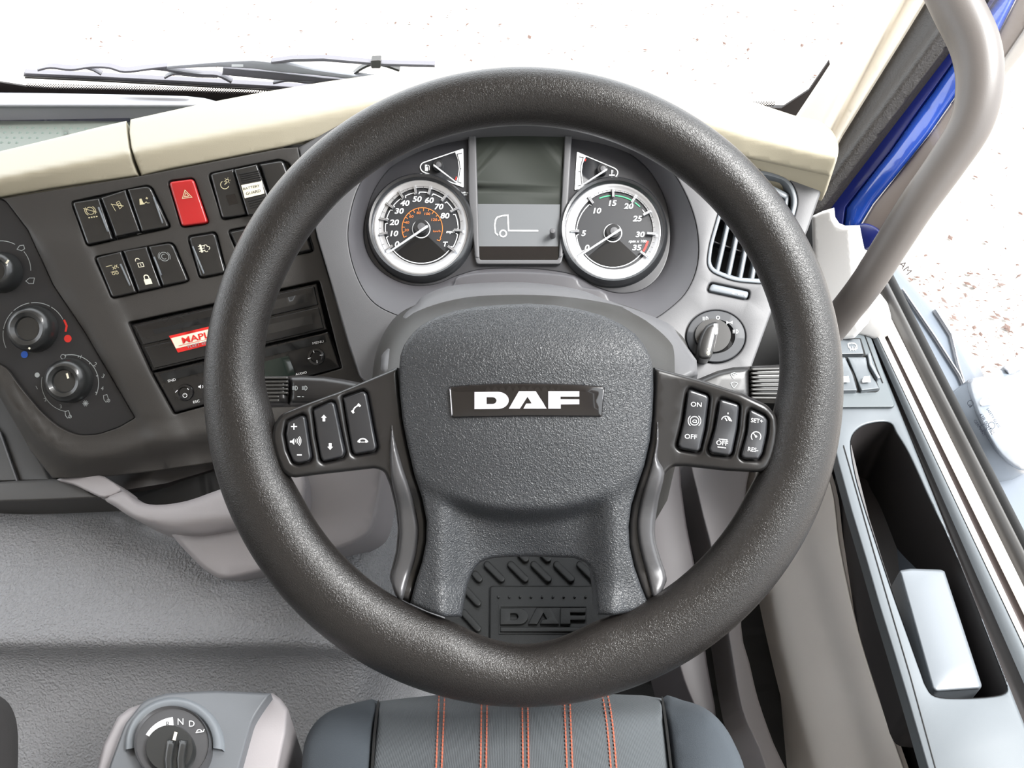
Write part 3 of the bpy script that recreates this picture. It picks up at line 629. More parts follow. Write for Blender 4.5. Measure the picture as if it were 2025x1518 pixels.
def wip(k):
    for cy, n in ((742, 1), (760.5, 0)):
        k.arc(1452, cy + 6, 11, 50, 130, 1.1).line([(1445, cy - 2.5), (1450, cy + 6)], 1.1).line([(1459, cy - 2.5), (1452, cy + 6), (1450, cy + 6)], 1.1)
        if n: k.arc(1452, cy - 3, 3, 0, 360, .9, 10)
stalk('right stalk with wiper symbols', [(1484, 724), (1450, 726), (1419, 733), (1383, 748), (1340, 760), (1320, 790), (1400, 800), (1486, 790)], [(1484, 724), (1550, 720), (1620, 720), (1622, 792), (1550, 793), (1486, 790)],
      [[(1486, 730 + i * 8), (1620, 727 + i * 8.6)] for i in range(8)], wip)
# black sheet added for the shade in the gap beside the dash, behind the stalk
quad('gap_shade', [CAM + ray(1440, 860) * .98, CAM + ray(1440, 380) * 1.04, CAM + ray(1680, 380) * 1.04, CAM + ray(1660, 860) * .98], m_black)
# ================================================================== STEERING WHEEL
WP = PL((900, 700, DW), (1100, 700, DW), (1000, 900, DW)); PXM = DW / F
WC = (1035.0, 765.0)
wheel = thing('steering_wheel', 'large black leather-grained steering wheel with three spokes and badge', 'steering wheel', WP.at(*WC))
ex = ROT @ Vector((1, 0, 0)); ey = ROT @ Vector((0, 1, 0)); ez = ROT @ Vector((0, 0, 1)); W0 = WP.at(*WC)
ta = [-90, -82, -73, -65, -55, -35, -24, -19, -6, 0, 10, 40, 90, 140, 168, 180, 186, 199, 206, 215, 235, 245, 253, 262, 270]
tr = [512, 503, 484, 487, 489, 490, 490, 497, 496, 507, 514, 517, 519, 520, 521, 513, 497, 497, 489, 490, 488, 486, 484, 503, 512]
V, Fc = [], []; NA, NC = 288, 32
for i in range(NA):
    a = -90 + 360 * i / NA; ri = sum(np.interp(((a + d + 90) % 360) - 90, ta, tr) for d in (-3, -1.5, 0, 1.5, 3)) / 5; ro = 629.5
    c, A = (ri + ro) / 2, (ro - ri) / 2; Bh = .0195; ca, sa = math.cos(math.radians(a)), math.sin(math.radians(a))
    for j in range(NC):
        th = 2 * math.pi * j / NC; rr2 = c + A * math.cos(th); hh = Bh * math.sin(th)
        V.append(W0 + (ex * ca + ey * sa) * rr2 * PXM + ez * hh)
for i in range(NA):
    for j in range(NC):
        p, q = i * NC + j, i * NC + (j + 1) % NC; r, s = ((i + 1) % NA) * NC + j, ((i + 1) % NA) * NC + (j + 1) % NC; Fc.append((p, r, s, q))
mk('rim', V, Fc, m_rim, wheel)
def hp(x, y):
    x = np.asarray(x, float); y = np.asarray(y, float); u = (x - 1042) / 250
    up = .016 - .012 * np.abs(u) ** 2.4 - .034 * ss((735 - y) / 190) ** 1.5 - .004 * ss((y - 850) / 170)
    yc = 1014 - 62 * np.clip(np.abs(x - 1040) / 205, 0, 1.3) ** 2.4; S = ss((y - yc + 12) / 34)
    side = np.abs(x - 1040)
    lo = -.010 + .014 * np.exp(-((side - 172) / 42) ** 2) - .012 * np.exp(-(side / 95) ** 2) * ss((y - 1010) / 120) + .006 * ss((y - 1150) / 60)
    S = S * (1 - .75 * ss((side - 160) / 60))
    return up * (1 - S) + lo * S
pad = [(790, 722), (792, 702), (799, 682), (811, 664), (830, 645), (860, 627), (900, 614), (945, 606), (995, 602), (1045, 600), (1095, 603), (1145, 611), (1190, 623), (1228, 640), (1255, 659), (1273, 680), (1285, 702), (1291, 722),
       (1292, 770), (1290, 820), (1285, 870), (1274, 920), (1260, 960), (1248, 1000), (1243, 1040), (1245, 1080), (1254, 1120), (1268, 1160), (1283, 1196), (1250, 1210), (1215, 1216), (1180, 1215)]
opn_r = cr([(1180, 1215), (1178, 1180), (1172, 1140), (1160, 1115), (1135, 1103)], 4, False); opn_l = cr([(975, 1103), (948, 1113), (930, 1140), (919, 1180), (913, 1219)], 4, False)
pad += opn_r[1:] + [(1090, 1101), (1040, 1100), (1000, 1101)] + opn_l + [(880, 1220), (845, 1208), (811, 1192), (822, 1150), (835, 1110), (843, 1070), (844, 1030), (835, 985), (820, 940), (806, 880), (796, 830), (791, 780)]
relief('airbag_cover', WP, pad, m_pad, wheel, hf=hp, rp=7, rh=.004, step=9, depth=.03)
# spokes
spL = rr([(786, 726), (674, 773), (600, 800), (556, 818), (540, 842), (536, 868), (546, 906), (558, 934), (578, 945), (640, 937), (743, 925.5), (760, 932), (771, 960), (782, 1004), (787, 1046), (783, 1090), (770, 1140), (782, 1178), (812, 1194), (824, 1150), (838, 1106), (846, 1066), (845, 1030), (836, 985), (821, 940), (807, 880), (797, 830), (791, 780)], [2, 0, 0, 12, 8, 8, 8, 10, 12, 0, 8, 8, 8, 8, 8, 8, 8, 3, 2, 5, 5, 5, 5, 5, 5, 5, 5, 5])
spR = rr([(1294, 726), (1383, 750), (1466, 777), (1518, 801), (1536, 824), (1541, 850), (1538, 880), (1530, 907), (1519, 927), (1500, 934), (1438, 931), (1355, 922), (1330, 922), (1316, 937), (1300, 995), (1292, 1052), (1303, 1100), (1320, 1145), (1304, 1182), (1280, 1194), (1266, 1156), (1252, 1116), (1243, 1076), (1243, 1036), (1248, 998), (1262, 955), (1275, 918), (1286, 868), (1291, 818), (1293, 770)], [2, 0, 0, 10, 8, 8, 8, 8, 8, 10, 0, 0, 8, 8, 8, 8, 8, 8, 3, 2, 5, 5, 5, 5, 5, 5, 5, 5, 5, 5])
def fl(x, y): return -.003 + .011 * ss((np.abs(x - 1038) - 290) / 180) - .010 * ss((y - 940) / 80) + .008 * ss((y - 1120) / 60)
BL = [[(568, 832), (596, 819), (604, 822), (617, 905), (612, 913), (590, 918), (580, 914), (569, 890), (563, 858)],
      [(618, 808), (655, 792), (662, 796), (683, 896), (678, 905), (640, 914), (634, 908), (624, 862)],
      [(677, 784), (718, 771), (725, 776), (746, 885), (741, 893), (702, 900), (696, 893), (686, 844)]]
BR = [[(1361, 770), (1366, 768), (1399, 779), (1403, 785), (1396, 848), (1385, 890), (1379, 895), (1345, 888), (1340, 881), (1351, 829)],
      [(1424, 788), (1430, 788), (1460, 797), (1463, 803), (1460, 846), (1448, 897), (1442, 903), (1406, 897), (1402, 890), (1413, 846)],
      [(1482, 809), (1487, 808), (1512, 820), (1519, 829), (1518, 857), (1508, 898), (1500, 910), (1470, 908), (1465, 902), (1476, 854)]]
def shrink(p, d):
    P = np.array(p); c = P.mean(0); return [tuple(q + (c - q) / np.linalg.norm(c - q) * d) for q in P]
for nm, S, B, lb in (('spoke_cover', spL, BL, 'left spoke cover'), ('spoke_cover', spR, BR, 'right spoke cover')):
    relief(nm, WP, S, m_spoke, wheel, hf=fl, rp=9, rh=.005, step=16, depth=.022, holes=[rr(b, 3) for b in B])
def btn(P, lab, inkf, m=m_white):
    c = np.array(P).mean(0); hb = float(fl(np.array([c[0]]), np.array([c[1]]))[0])
    relief('button_well', WP, rr(P, 3), m_gap, wheel, h=hb - .005, depth=.002)
    b = relief('button', WP, rr(shrink(P, 2.4), 4), m_btn, wheel, h=hb + .0022, rp=5, rh=.0022, depth=.008, hf=lambda x, y: -.0012 * np.exp(-((y - c[1]) / 30) ** 2)); b['label'] = lab
    k = Ink(WP, lambda x, y: hb + .0026 - .0012 * math.exp(-((y - c[1]) / 30) ** 2)); inkf(k); k.done('icon', m, b)
def zl(x, y): return (480 + x / 3.614, 700 + y / 3.614)
def zr(x, y): return (1300 + x / 3.614, 580 + y / 3.614)
def i_vol(k):
    k.line([zl(345, 517), zl(388, 517)], 2).line([zl(366, 495), zl(366, 540)], 2).line([zl(388, 720), zl(422, 720)], 2.4)
    k.poly([zl(338, 618), zl(352, 618), zl(368, 600), zl(368, 648), zl(352, 632), zl(338, 632)])
    for i, r in enumerate((4, 7.5, 11, 14)): c = zl(366, 620); k.arc(c[0], c[1], r, -40, 40, 1.4)
btn(BL[0], 'volume rocker with plus, loudspeaker and minus', i_vol)
def arrow(k, c, s):
    k.poly([(c[0], c[1] - 7 * s), (c[0] + 5.5, c[1] - 1 * s), (c[0] + 2.6, c[1] - 1 * s), (c[0] + 2.6, c[1] + 6 * s), (c[0] - 2.6, c[1] + 6 * s), (c[0] - 2.6, c[1] - 1 * s), (c[0] - 5.5, c[1] - 1 * s)][::s])
btn(BL[1], 'rocker with up and down arrows', lambda k: (arrow(k, zl(580, 458), 1), arrow(k, zl(625, 658), -1)))
def i_tel(k):
    k.frame(zl(812, 388), (1, 0), (0, 1)).line(cr([(-7, 8), (-5, 1), (0, -4), (7, -7)], 5, False), 2.4).line([(-9, 4), (-5, 9)], 4).line([(3, -9), (8, -4)], 4)
    k.frame(zl(858, 617)).line(cr([(-9, 2), (-4, -3), (4, -3), (9, 2)], 5, False), 2.4).line([(-10, 1), (-5, 3)], 4).line([(5, 3), (10, 1)], 4).line([(-4, 3), (4, 3)], 1.2)
btn(BL[2], 'telephone rocker', i_tel)
def i_on(k):
    k.text('ON', 1377, 800, 13, -4, 1.1).text('OFF', 1366, 863.5, 13, -4, 1.1); c = zr(265, 910)
    k.arc(c[0], c[1], 8.5, 0, 360, 1.4).arc(c[0], c[1], 12.5, 130, 230, 1.4).arc(c[0], c[1], 12.5, -50, 50, 1.4).line([(c[0] - 4, c[1] + 1), (c[0] - 1, c[1] - 2), (c[0] + 4, c[1] - 1), (c[0] + 4, c[1] + 3), (c[0] - 2, c[1] + 3)], 1, True)
btn(BR[0], 'rocker marked ON and OFF', i_on)
def i_lim(k):
    c = zr(505, 895); k.text('OFF', 1428, 876, 13, -4, 1.05).line([zr(440, 1040), zr(500, 1046)], 1.6).line([zr(430, 1096), zr(490, 1104)], 1.6)
    k.arc(c[0] - 4, c[1] + 4, 9, 30, 165, 1.5).line([(c[0] - 6, c[1] - 2), (c[0] - 2, c[1] + 4)], 2).poly([(c[0] - 2, c[1] - 4), (c[0] + 4, c[1] - 2), (c[0] + 8, c[1] + 5), (c[0] + 2, c[1] + 4)]).line([(c[0], c[1] - 12), (c[0], c[1] - 9)], 2)
btn(BR[1], 'speed limiter rocker marked OFF', i_lim)
def i_cru(k):
    k.text('SET+', 1497, 832, 11.5, -6, 1.0).text('RES-', 1489, 889, 11.5, -6, 1.0); c = zr(705, 1022)
    k.arc(c[0], c[1], 9.5, -40, 220, 1.4).line([(c[0] - 5, c[1] - 6), (c[0], c[1])], 1.6).disc(c[0], c[1], 2.2)
btn(BR[2], 'cruise rocker marked SET+ and RES-', i_cru)
# satin arms below the buttons
def fa(x, y): return fl(x, y) + .0045
armL = cr([(775, 838), (781, 870), (797, 925), (815, 980), (827, 1030), (828, 1065), (820, 1110), (806, 1150), (796, 1186), (783, 1177), (774, 1145), (786, 1095), (790, 1050), (785, 1000), (775, 955), (770, 910), (772, 865)], 3)
armR = cr([(1300, 828), (1303, 870), (1300, 905), (1314, 935), (1302, 990), (1295, 1052), (1305, 1100), (1318, 1143), (1303, 1180), (1292, 1184), (1280, 1140), (1266, 1090), (1259, 1040), (1266, 990), (1284, 930), (1295, 880)], 3)
for A in (armL, armR): relief('spoke_inlay', WP, A, m_arm, wheel, hf=fa, rp=11, rh=.005, step=12, depth=.006)
# badge and lettering
bd = relief('badge', WP, rr([(888, 764), (930, 760), (985, 757.5), (1040, 757), (1095, 758), (1150, 760), (1196, 764), (1191, 824), (1040, 823), (893, 826)], [5, 0, 0, 0, 0, 0, 5, 5, 0, 5]), m_gloss, wheel, h=.0022, hf=hp, rp=4, rh=.002, depth=.012, step=14)
bd['label'] = 'glossy black badge with silver lettering'
for sd in (0, 1): bar('badge_edge', WP, [(890, 768), (894, 822)] if not sd else [(1193, 768), (1188, 820)], 2.4, m_chrome, bd, h=.0145, hh=.003, rp=.6)
def zb(x, y): return (860 + x / 5.625, 730 + y / 5.625)
lh = hp
let = {'D': ([zb(440, 252), zb(700, 250)] + [zb(700 + 122 * math.sin(t), 345 - 95 * math.cos(t)) for t in np.linspace(.15, math.pi - .15, 14)] + [zb(700, 440), zb(440, 443)], [[zb(575, 310)] + [zb(640 + 45 * math.sin(t), 348 - 38 * math.cos(t)) for t in np.linspace(0, math.pi, 10)] + [zb(575, 386)]]),
       'A': ([zb(935, 243), zb(1122, 243), zb(1243, 437), zb(985, 437), zb(1015, 382), zb(1078, 380), zb(1030, 305), zb(945, 438), zb(822, 438)], []),
       'F': ([zb(1262, 243), zb(1606, 243), zb(1606, 302), zb(1397, 302), zb(1397, 332), zb(1606, 334), zb(1606, 388), zb(1400, 390), zb(1400, 437), zb(1262, 437)], [])}
for c_, (o_, h_) in let.items(): relief('letter', WP, o_, m_chrome, bd, h=.0034, hf=lh, depth=.0012, holes=h_, sb=8)
# ================================================================== CENTRE CONSOLE
def zc(x, y): return (x / 3.614, 440 + y / 3.614)            # zoom frames of the photo used for measuring
def zi(x, y): return (120 + x / 6.325, 340 + y / 6.325)
def zk(x, y): return (x / 6.325, 440 + y / 6.325)
def zm(x, y): return (x / 6.325, 640 + y / 6.325)
def zq(x, y): return (240 + x / 4.217, 520 + y / 4.217)
bank1 = rr([zi(125, 370), zi(1130, 150), zi(1385, 700), zi(330, 935)], [8, 14, 8, 8])
bank1b = rr([zi(415, 1060), zi(1410, 865), zi(1620, 1370), zi(640, 1590)], [8, 14, 8, 8])
haz = rr([zi(1335, 110), zi(1670, 65), zi(1865, 650), zi(1510, 700)], 9)
bank2 = rr([(411, 343), (552, 314), (574, 322), (600, 405), (440, 436)], [10, 6, 10, 8, 8])
one = rr([zi(1580, 800), zi(1950, 740), zi(2080, 1270), zi(1740, 1340)], 9)
bank3 = rr([(450, 455), (600, 425), (622, 497), (480, 527)], 8)
radio_hole = rr([(253, 637), (632, 554), (677, 728), (344, 820), (298, 737)], [5, 5, 5, 5, 0])
hvac_hole = rr([(-300, 330), (8, 392), (56, 455), (105, 562), (168, 656), (268, 826), (235, 845), (194, 859), (155, 861), (118, 846), (84, 817), (40, 765), (10, 722), (-300, 640)], [0, 14, 0, 0, 0, 4, 8, 10, 14, 20, 20, 20, 20, 0])
console = [(-420, 480), (-200, 425), (0, 393), (272, 349), (400, 324), (560, 293), (589, 291), (627, 470), (655, 562), (690, 682), (711, 742), (760, 790), (760, 850), (600, 875), (500, 900), (420, 915), (300, 932), (221, 941), (158, 944), (104, 945), (60, 890), (20, 820), (-20, 750), (-400, 700)]
holes = [bank1, bank1b, haz, bank2, one, bank3, radio_hole, hvac_hole]
def con_h(x, y):      # a raised lip sweeps around the climate panel and along the foot of the console
    lx_ = np.array([-200, 0, 40, 80, 118, 155, 194, 235, 300, 380, 460, 700]); ly_ = np.array([560, 752, 808, 852, 884, 898, 897, 888, 868, 852, 838, 800])
    d = y - np.interp(x, lx_, ly_); v = -.002 * np.exp(-((d + 20) / 16) ** 2) + .006 * np.exp(-(d / 16) ** 2) - .012 * ss((d - 12) / 40)
    v += .004 * ss((x - (168 + (y - 656) * .58)) / 14) * ss((270 + (y - 640) * .5 - x) / 40) * ss((y - 430) / 60)
    return v
relief('console_panel', DP, console, m_dash, dash, hf=con_h, holes=holes, rp=3, rh=.0015, step=16, depth=.02)
relief('console_joint', DP, [(560, 290), (600, 285), (720, 760), (690, 760), (640, 560)], m_gap, dash, h=-.008, depth=.002)
tagn = []
def sw_thing(P, lab, icon=None, m=m_switch, group='rocker switches on the centre console', ribs=(), r=[3, 3, 3, 3], name='rocker_switch', win=None, dip=.002, im=m_cream):
    c = np.array(P).mean(0); t = thing(name, lab, 'switch', DP.at(c[0], c[1], -.015), group)
    relief('housing', DP, rr(shrink(P, -1.5), r), m_gap, t, h=-.004, depth=.012)
    v = np.array(P[3]) - np.array(P[0]); vl = np.linalg.norm(v); v = v / vl
    def hfun(x, y): s_ = ((x - c[0]) * v[0] + (y - c[1]) * v[1]) / (vl / 2); return -dip * np.clip(1 - s_ ** 2, 0, 1)
    rk = relief('rocker', DP, rr(shrink(P, 1.0), r), m, t, h=.0045, hf=hfun, rp=4.5, rh=.003, step=10, depth=.01)
    u = np.array(P[1]) - np.array(P[0]); u = u / np.linalg.norm(u)
    hI = lambda x, y: .0052 + float(hfun(x, y))
    if icon: k = Ink(DP, hI); k.frame(icon[0], tuple(u), tuple(v)); icon[1](k); k.done('icon', im, t)
    for rb in ribs: bar('finger_rib', DP, rb, 3.2, m_pull, t, h=.0062 - dip * .6, hh=.003, rp=1.2)
    if win: relief('window', DP, win, m_gloss, t, h=.0046 - dip * .7, depth=.001)
    return t
def ic1(k):
    k.arc(0, 0, 7.5, 0, 360, 1.1, 18).arc(0, 0, 10.5, 130, 230, 1.1).arc(0, 0, 10.5, -50, 50, 1.1).line([(-12, -7), (12, 5)], 1.1)
    for x in (-8, -3, 2, 7): k.poly([(x, 12), (x + 3, 12), (x + 3, 14.5), (x, 14.5)])
sw_thing([zi(140, 375), zi(487, 320), zi(660, 845), zi(330, 920)], 'black rocker switch with crossed-out circle symbol, first of the upper left bank', ((zi(370, 490)[0], zi(370, 485)[1]), ic1), ribs=[[zi(470, 440), zi(590, 745)]], r=[7, 2, 2, 7])
def ic2(k):
    k.line([(-10, -7), (12, 4)], 1.3).line([(-9, -8), (-6, 9)], .9).line([(1, -7), (7, -8), (9, 4), (3, 7)], 1, True).line([(2, -3), (7, -4)], .9).line([(3, 1), (8, 0)], .9)
sw_thing([zi(497, 318), zi(815, 215), zi(1003, 750), zi(685, 820)], 'black rocker switch with struck-through lane symbol, middle of the upper left bank', (zi(705, 425), ic2), r=[2, 2, 2, 2])
def ic3(k):
    k.poly([(-7, -6), (-3, -6), (-2, 2), (0, 6), (-10, 6)]).line([(-1, 5), (4, 2), (6, 5), (10, 5)], 1.1).line([(5, -5), (10, -5)], 1.1).line([(7.5, -7.5), (7.5, -2.5)], 1.1)
sw_thing([zi(830, 212), zi(1120, 165), zi(1365, 690), zi(1010, 755)], 'black rocker switch with rounded corner and a plus symbol, last of the upper left bank', (zi(1040, 365), ic3), ribs=[[zi(1160, 310), zi(1275, 640)]], r=[2, 12, 7, 2])
def ich(k): k.line([(0, -9), (9.5, 7), (-9.5, 7)], 1.3, True).line([(0, -3.5), (4.5, 4), (-4.5, 4)], 1.2, True)
sw_thing([zi(1350, 120), zi(1665, 80), zi(1850, 640), zi(1515, 685)], 'red hazard warning switch with triangle symbol', (zi(1570, 280), ich), m=m_hazard, r=[8, 8, 7, 7], name='hazard_switch', group=None)
def icp(k):
    k.arc(-2, 1, 8, 110, 330, 1.2).line([(-2, 1), (2, -3)], 1.2).arc(5, -6, 3, 0, 360, 1, 10)
    for a in range(0, 360, 60): k.line([(5 + 4.5 * math.cos(math.radians(a)), -6 + 4.5 * math.sin(math.radians(a))), (5 + 6.5 * math.cos(math.radians(a)), -6 + 6.5 * math.sin(math.radians(a)))], .9)
sw_thing([(415, 343), (462, 333), (489, 425), (439, 433)], 'black rocker switch with dimmer symbol and small dark window, right of the red switch', ((446, 364), icp), r=[7, 1, 1, 7], win=[(447, 386), (464, 383), (471, 402), (453, 406)])
relay = thing('battery_guard', 'raised black ribbed unit with a white BATTERY GUARD sticker', 'switch', DP.at(495, 375, -.01))
relief('body', DP, rr([(463, 335), (508, 325), (540, 415), (512, 425), (490, 425)], 2), m_switch, relay, h=.010, rp=3, rh=.002, depth=.025)
for i in range(5): bar('rib', DP, [(472 + i * 1.6, 345 + i * 4), (513 + i * 1.4, 337 + i * 4)], 2, m_gap, relay, h=.0108, hh=.001, rp=.5)
for i in range(4): bar('rib', DP, [(490 + i * 1.6, 398 + i * 4.5), (528 + i * 1.4, 388 + i * 4.5)], 2, m_gap, relay, h=.0108, hh=.001, rp=.5)
stk = relief('sticker', DP, [(477, 366), (517, 358), (523, 382.5), (484, 392)], m_sticker, relay, h=.0116, depth=.0006); stk['label'] = 'white sticker printed BATTERY GUARD'
k = Ink(DP, .0122); k.frame((499, 370), (.97, -.21), (.2, .97)); k.text('BATTERY', -2, 0, 7.5, 0, 1.1); k.frame((501, 380), (.97, -.21), (.2, .97)); k.text('GUARD', 0, 0, 8, 0, 1.1); k.done('sticker_print', m_ring, relay)
sw_thing([(513, 324), (560, 316), (592, 403), (541, 411)], 'blank black switch cover half hidden by the wheel rim, right of the sticker', None, r=[2, 9, 3, 2], dip=.001)
def icA(k): k.line([(-13, -6), (0, -6)], 1).line([(-2, -3), (4, 3)], 1).line([(4, -3), (-2, 3)], 1).line([(4, -5), (10, 2)], 1).line([(9, -5), (4, 2)], 1).line([(-8, 7), (5, 7)], 1).arc(-4, 11, 2.6, 0, 360, 1, 10).arc(3, 11, 2.6, 0, 360, 1, 10)
sw_thing([zi(430, 1065), zi(760, 985), zi(955, 1510), zi(640, 1580)], 'black rocker switch with axle symbol, first of the lower left bank', (zi(660, 1200), icA), ribs=[[zi(745, 1150), zi(865, 1420)]], r=[7, 1, 1, 7])
def icL(k):
    k.arc(-3, -9, 4.2, 10, 200, 1.4).line([(-5, -3), (5, -3), (5, 5), (-5, 5)], 1.3, True).line([(0, -1), (0, 3)], 1.4)
    k.frame(zi(1085, 1350), k.ux, k.uy); k.arc(0, -6, 4.4, -10, 190, 2).line([(4.4, -6), (4.4, -2)], 2).line([(-4.4, -6), (-4.4, -2)], 2).poly([(-7, -2), (7, -2), (7, 9), (-7, 9)])
sw_thing([zi(775, 980), zi(1080, 925), zi(1265, 1440), zi(970, 1505)], 'black rocker switch with open and closed padlock symbols, middle of the lower left bank', (zi(1000, 1155), icL), r=[1, 1, 1, 1], im=m_sticker)
def icC(k): k.arc(0, 0, 9, 0, 360, 1.2, 20).arc(0, 0, 5, 60, 300, 1.2).arc(0, 0, 11.5, 120, 200, .9).arc(0, 0, 11.5, -40, 40, .9)
sw_thing([zi(1093, 925), zi(1400, 875), zi(1605, 1365), zi(1275, 1435)], 'black rocker switch with ring symbol, last of the lower left bank', (zi(1295, 1058), icC), ribs=[[zi(1165, 1060), zi(1255, 1290)]], r=[1, 12, 7, 1], im=m_dimw)
def icT(k):
    k.poly([(-9, -8), (-5, -8), (-5, 8), (-9, 8)])
    for y in (-5, 0, 5): k.line([(-12, y), (0, y)], 1.4)
    k.arc(3, -3, 3, -30, 200, 1.3, 8).arc(7, 1, 3, -90, 120, 1.3, 8).arc(2, 5, 3, 150, 330, 1.3, 8)
sw_thing([zi(1595, 810), zi(1935, 755), zi(2070, 1260), zi(1745, 1325)], 'single black rocker switch with filter and smoke symbol', (zi(1800, 950), icT), ribs=[[zi(1650, 930), zi(1790, 1270)]], r=[8, 8, 7, 7], im=m_sticker)
for i in range(3):
    a, b = np.array([453, 458]), np.array([598, 428]); c_, d_ = np.array([482, 524]), np.array([618, 495])
    t0, t1 = i / 3 + .005, (i + 1) / 3 - .005
    sw_thing([tuple(a + (b - a) * t0), tuple(a + (b - a) * t1), tuple(c_ + (d_ - c_) * t1), tuple(c_ + (d_ - c_) * t0)],
             ['black rocker switch peeking out left of the wheel rim, lower row', 'black rocker switch hidden behind the wheel rim, lower row', 'black rocker switch peeking out right of the wheel rim, lower row'][i], r=[5 if i == 0 else 1, 5 if i == 2 else 1, 5 if i == 2 else 1, 5 if i == 0 else 1])
# radio and tachograph slots
relief('radio_recess', DP, radio_hole, m_gap, dash, h=-.02, depth=.001)
tc = thing('tachograph', 'black double tachograph slot unit with a red and white sticker, above the radio', 'tachograph', DP.at(450, 650, -.02))
relief('body', DP, rr([(257, 641), (627, 559), (648, 652), (300, 735)], 3), m_radio, tc, h=-.004, rp=3, rh=.002, depth=.02)
def qp(u, v, A=(257, 641), B=(627, 559), C=(648, 652), D_=(300, 735)):
    A, B, C, D_ = map(np.array, (A, B, C, D_)); return tuple((A * (1 - u) + B * u) * (1 - v) + (D_ * (1 - u) + C * u) * v)
def qpoly(u0, v0, u1, v1, **k): return [qp(u0, v0, **k), qp(u1, v0, **k), qp(u1, v1, **k), qp(u0, v1, **k)]
relief('drawer', DP, rr(qpoly(.02, .05, .98, .45), 2), m_radio, tc, h=.001, rp=2, rh=.001, depth=.006)
relief('drawer', DP, rr(qpoly(.02, .5, .98, .95), 2), m_radio, tc, h=.001, rp=2, rh=.001, depth=.006)
relief('slot_window', DP, qpoly(.55, .16, .93, .34), m_switch, tc, h=.0014, depth=.0005)
relief('slot_window', DP, qpoly(.5, .62, .93, .8), m_switch, tc, h=.0014, depth=.0005)
relief('grip_bar', DP, qpoly(.1, .2, .5, .3), m_gap, tc, h=.0013, depth=.0005)
s1 = relief('sticker', DP, [(334, 664), (470, 632), (482, 664), (352, 697)], m_stred, tc, h=.0022, depth=.0004); s1['label'] = 'red and cream sticker with lettering'
relief('sticker_field', DP, [(338, 668.5), (470, 637), (478, 658), (348, 689)], m_sticker, tc, h=.0026, depth=.0003)
k = Ink(DP, .003); k.frame((396, 667), (.97, -.225), (.28, .96)); k.text('MAPLO', 0, -1, 17, 0, 1.35, 0, .02); k.line([(-46, 6.5), (90, 6.5)], .8); k.done('sticker_name', m_stred, tc)
k = Ink(DP, .003); k.frame((404, 678), (.97, -.225), (.28, .96)); k.text('FLEET SERVICES', 0, 0, 9, 0, 1.1); k.done('sticker_line', m_dimw, tc)
rd = thing('radio', 'black truck radio with two corner button rings, below the tachograph', 'radio', DP.at(480, 750, -.02))
R4 = dict(A=(302, 737), B=(650, 655), C=(674, 727), D_=(346, 816))
relief('body', DP, rr(qpoly(0, 0, 1, 1, **R4), 4), m_radio, rd, h=-.001, rp=4, rh=.002, depth=.02)
relief('cassette_door', DP, rr(qpoly(.03, .06, .97, .26, **R4), 2), m_gap, rd, h=.0004, depth=.0004)
relief('display', DP, rr(qpoly(.30, .36, .74, .86, **R4), 3), M('radio_display', (24, 34, 30), .2), rd, h=.0006, depth=.0006)
dial('button_ring', DP, 366, 776, [(17, .0005), (16, .003), (12, .0035), (10, .002), (.001, .002)], m_radio, rd, n=30)
dial('button_ring', DP, 626, 705, [(17, .0005), (16, .003), (12, .0035), (10, .002), (.001, .002)], m_radio, rd, n=30)
k = Ink(DP, .0042); k.text('SND', *zq(420, 978), 7, 12, 1.2).text('ESC', *zq(625, 1155), 7, 12, 1.2).text('MENU', *zq(1640, 662), 7, 12, 1.2).text('AUDIO', *zq(1500, 920), 6, 12, 1.2)
c = zq(530, 1103); k.arc(c[0], c[1], 4, 110, 430, 1).line([(c[0], c[1] - 5), (c[0], c[1] - 1)], 1); c = zq(655, 1030)
k.poly([(c[0] - 3, c[1] - 1.5), (c[0] - 1, c[1] - 1.5), (c[0] + 2, c[1] - 4), (c[0] + 2, c[1] + 4), (c[0] - 1, c[1] + 1.5), (c[0] - 3, c[1] + 1.5)]).arc(c[0] + 2, c[1], 4, -45, 45, 1)
for a, b in ((zq(450, 1078), zq(468, 1060)), (zq(550, 1045), zq(562, 1055)), (zq(1600, 730), zq(1608, 748)), (zq(1555, 797), zq(1580, 790)), (zq(1655, 768), zq(1680, 766)), (zq(1630, 810), zq(1633, 832))): k.line([a, b], 1.3)
k.done('legend', m_white, rd)
# climate panel
hv = thing('climate_panel', 'black heater panel with three rotary knobs at the left edge', 'heater controls', DP.at(100, 650, -.02))
relief('panel', DP, hvac_hole, m_hvac, hv, h=-.004, rp=3, rh=.001, depth=.004)
def knob(cx, cy, r, lab, ptr=None, dot=None):
    kb = dial('knob', DP, cx, cy, [(r + 3, -.003), (r + 2, .002), (r, .010), (r - 4, .014), (r - 10, .016), (r - 12, .0165), (r * .55, .0145), (r * .5, .012), (.001, .012)], m_knob, hv, n=48); kb['label'] = lab
    if ptr: Ink(DP, .0172).line(ptr, 4).done('pointer', m_sticker, kb)
HI = -.0035
knob(2, 538, 38, 'airflow knob cut by the photo edge', [(12, 521), (17, 514)])
knob(66, 650, 44, 'temperature knob', [(59, 687), (57, 690)])
knob(137, 752, 42, 'fan speed knob', [(132, 738), (135, 748)])
k = Ink(DP, HI)
for a0, a1 in ((170, 135), (132, 100), (97, 62), (59, 28), (205, 173)): k.arc(69, 661, 63, a0, a1, 1.3)
k.arc(2, 535, 59, 118, 62, 1.3).arc(2, 535, 59, 40, 0, 1.3)
k.arc(139, 757, 56, 100, -25, 1.4).arc(139, 757, 57, 168, 262, 1.1)
for a in (100, 73, 45, 15, -20): k.line([(139 + q * math.cos(math.radians(a)), 757 - q * math.sin(math.radians(a))) for q in (53, 57)], 1.8)
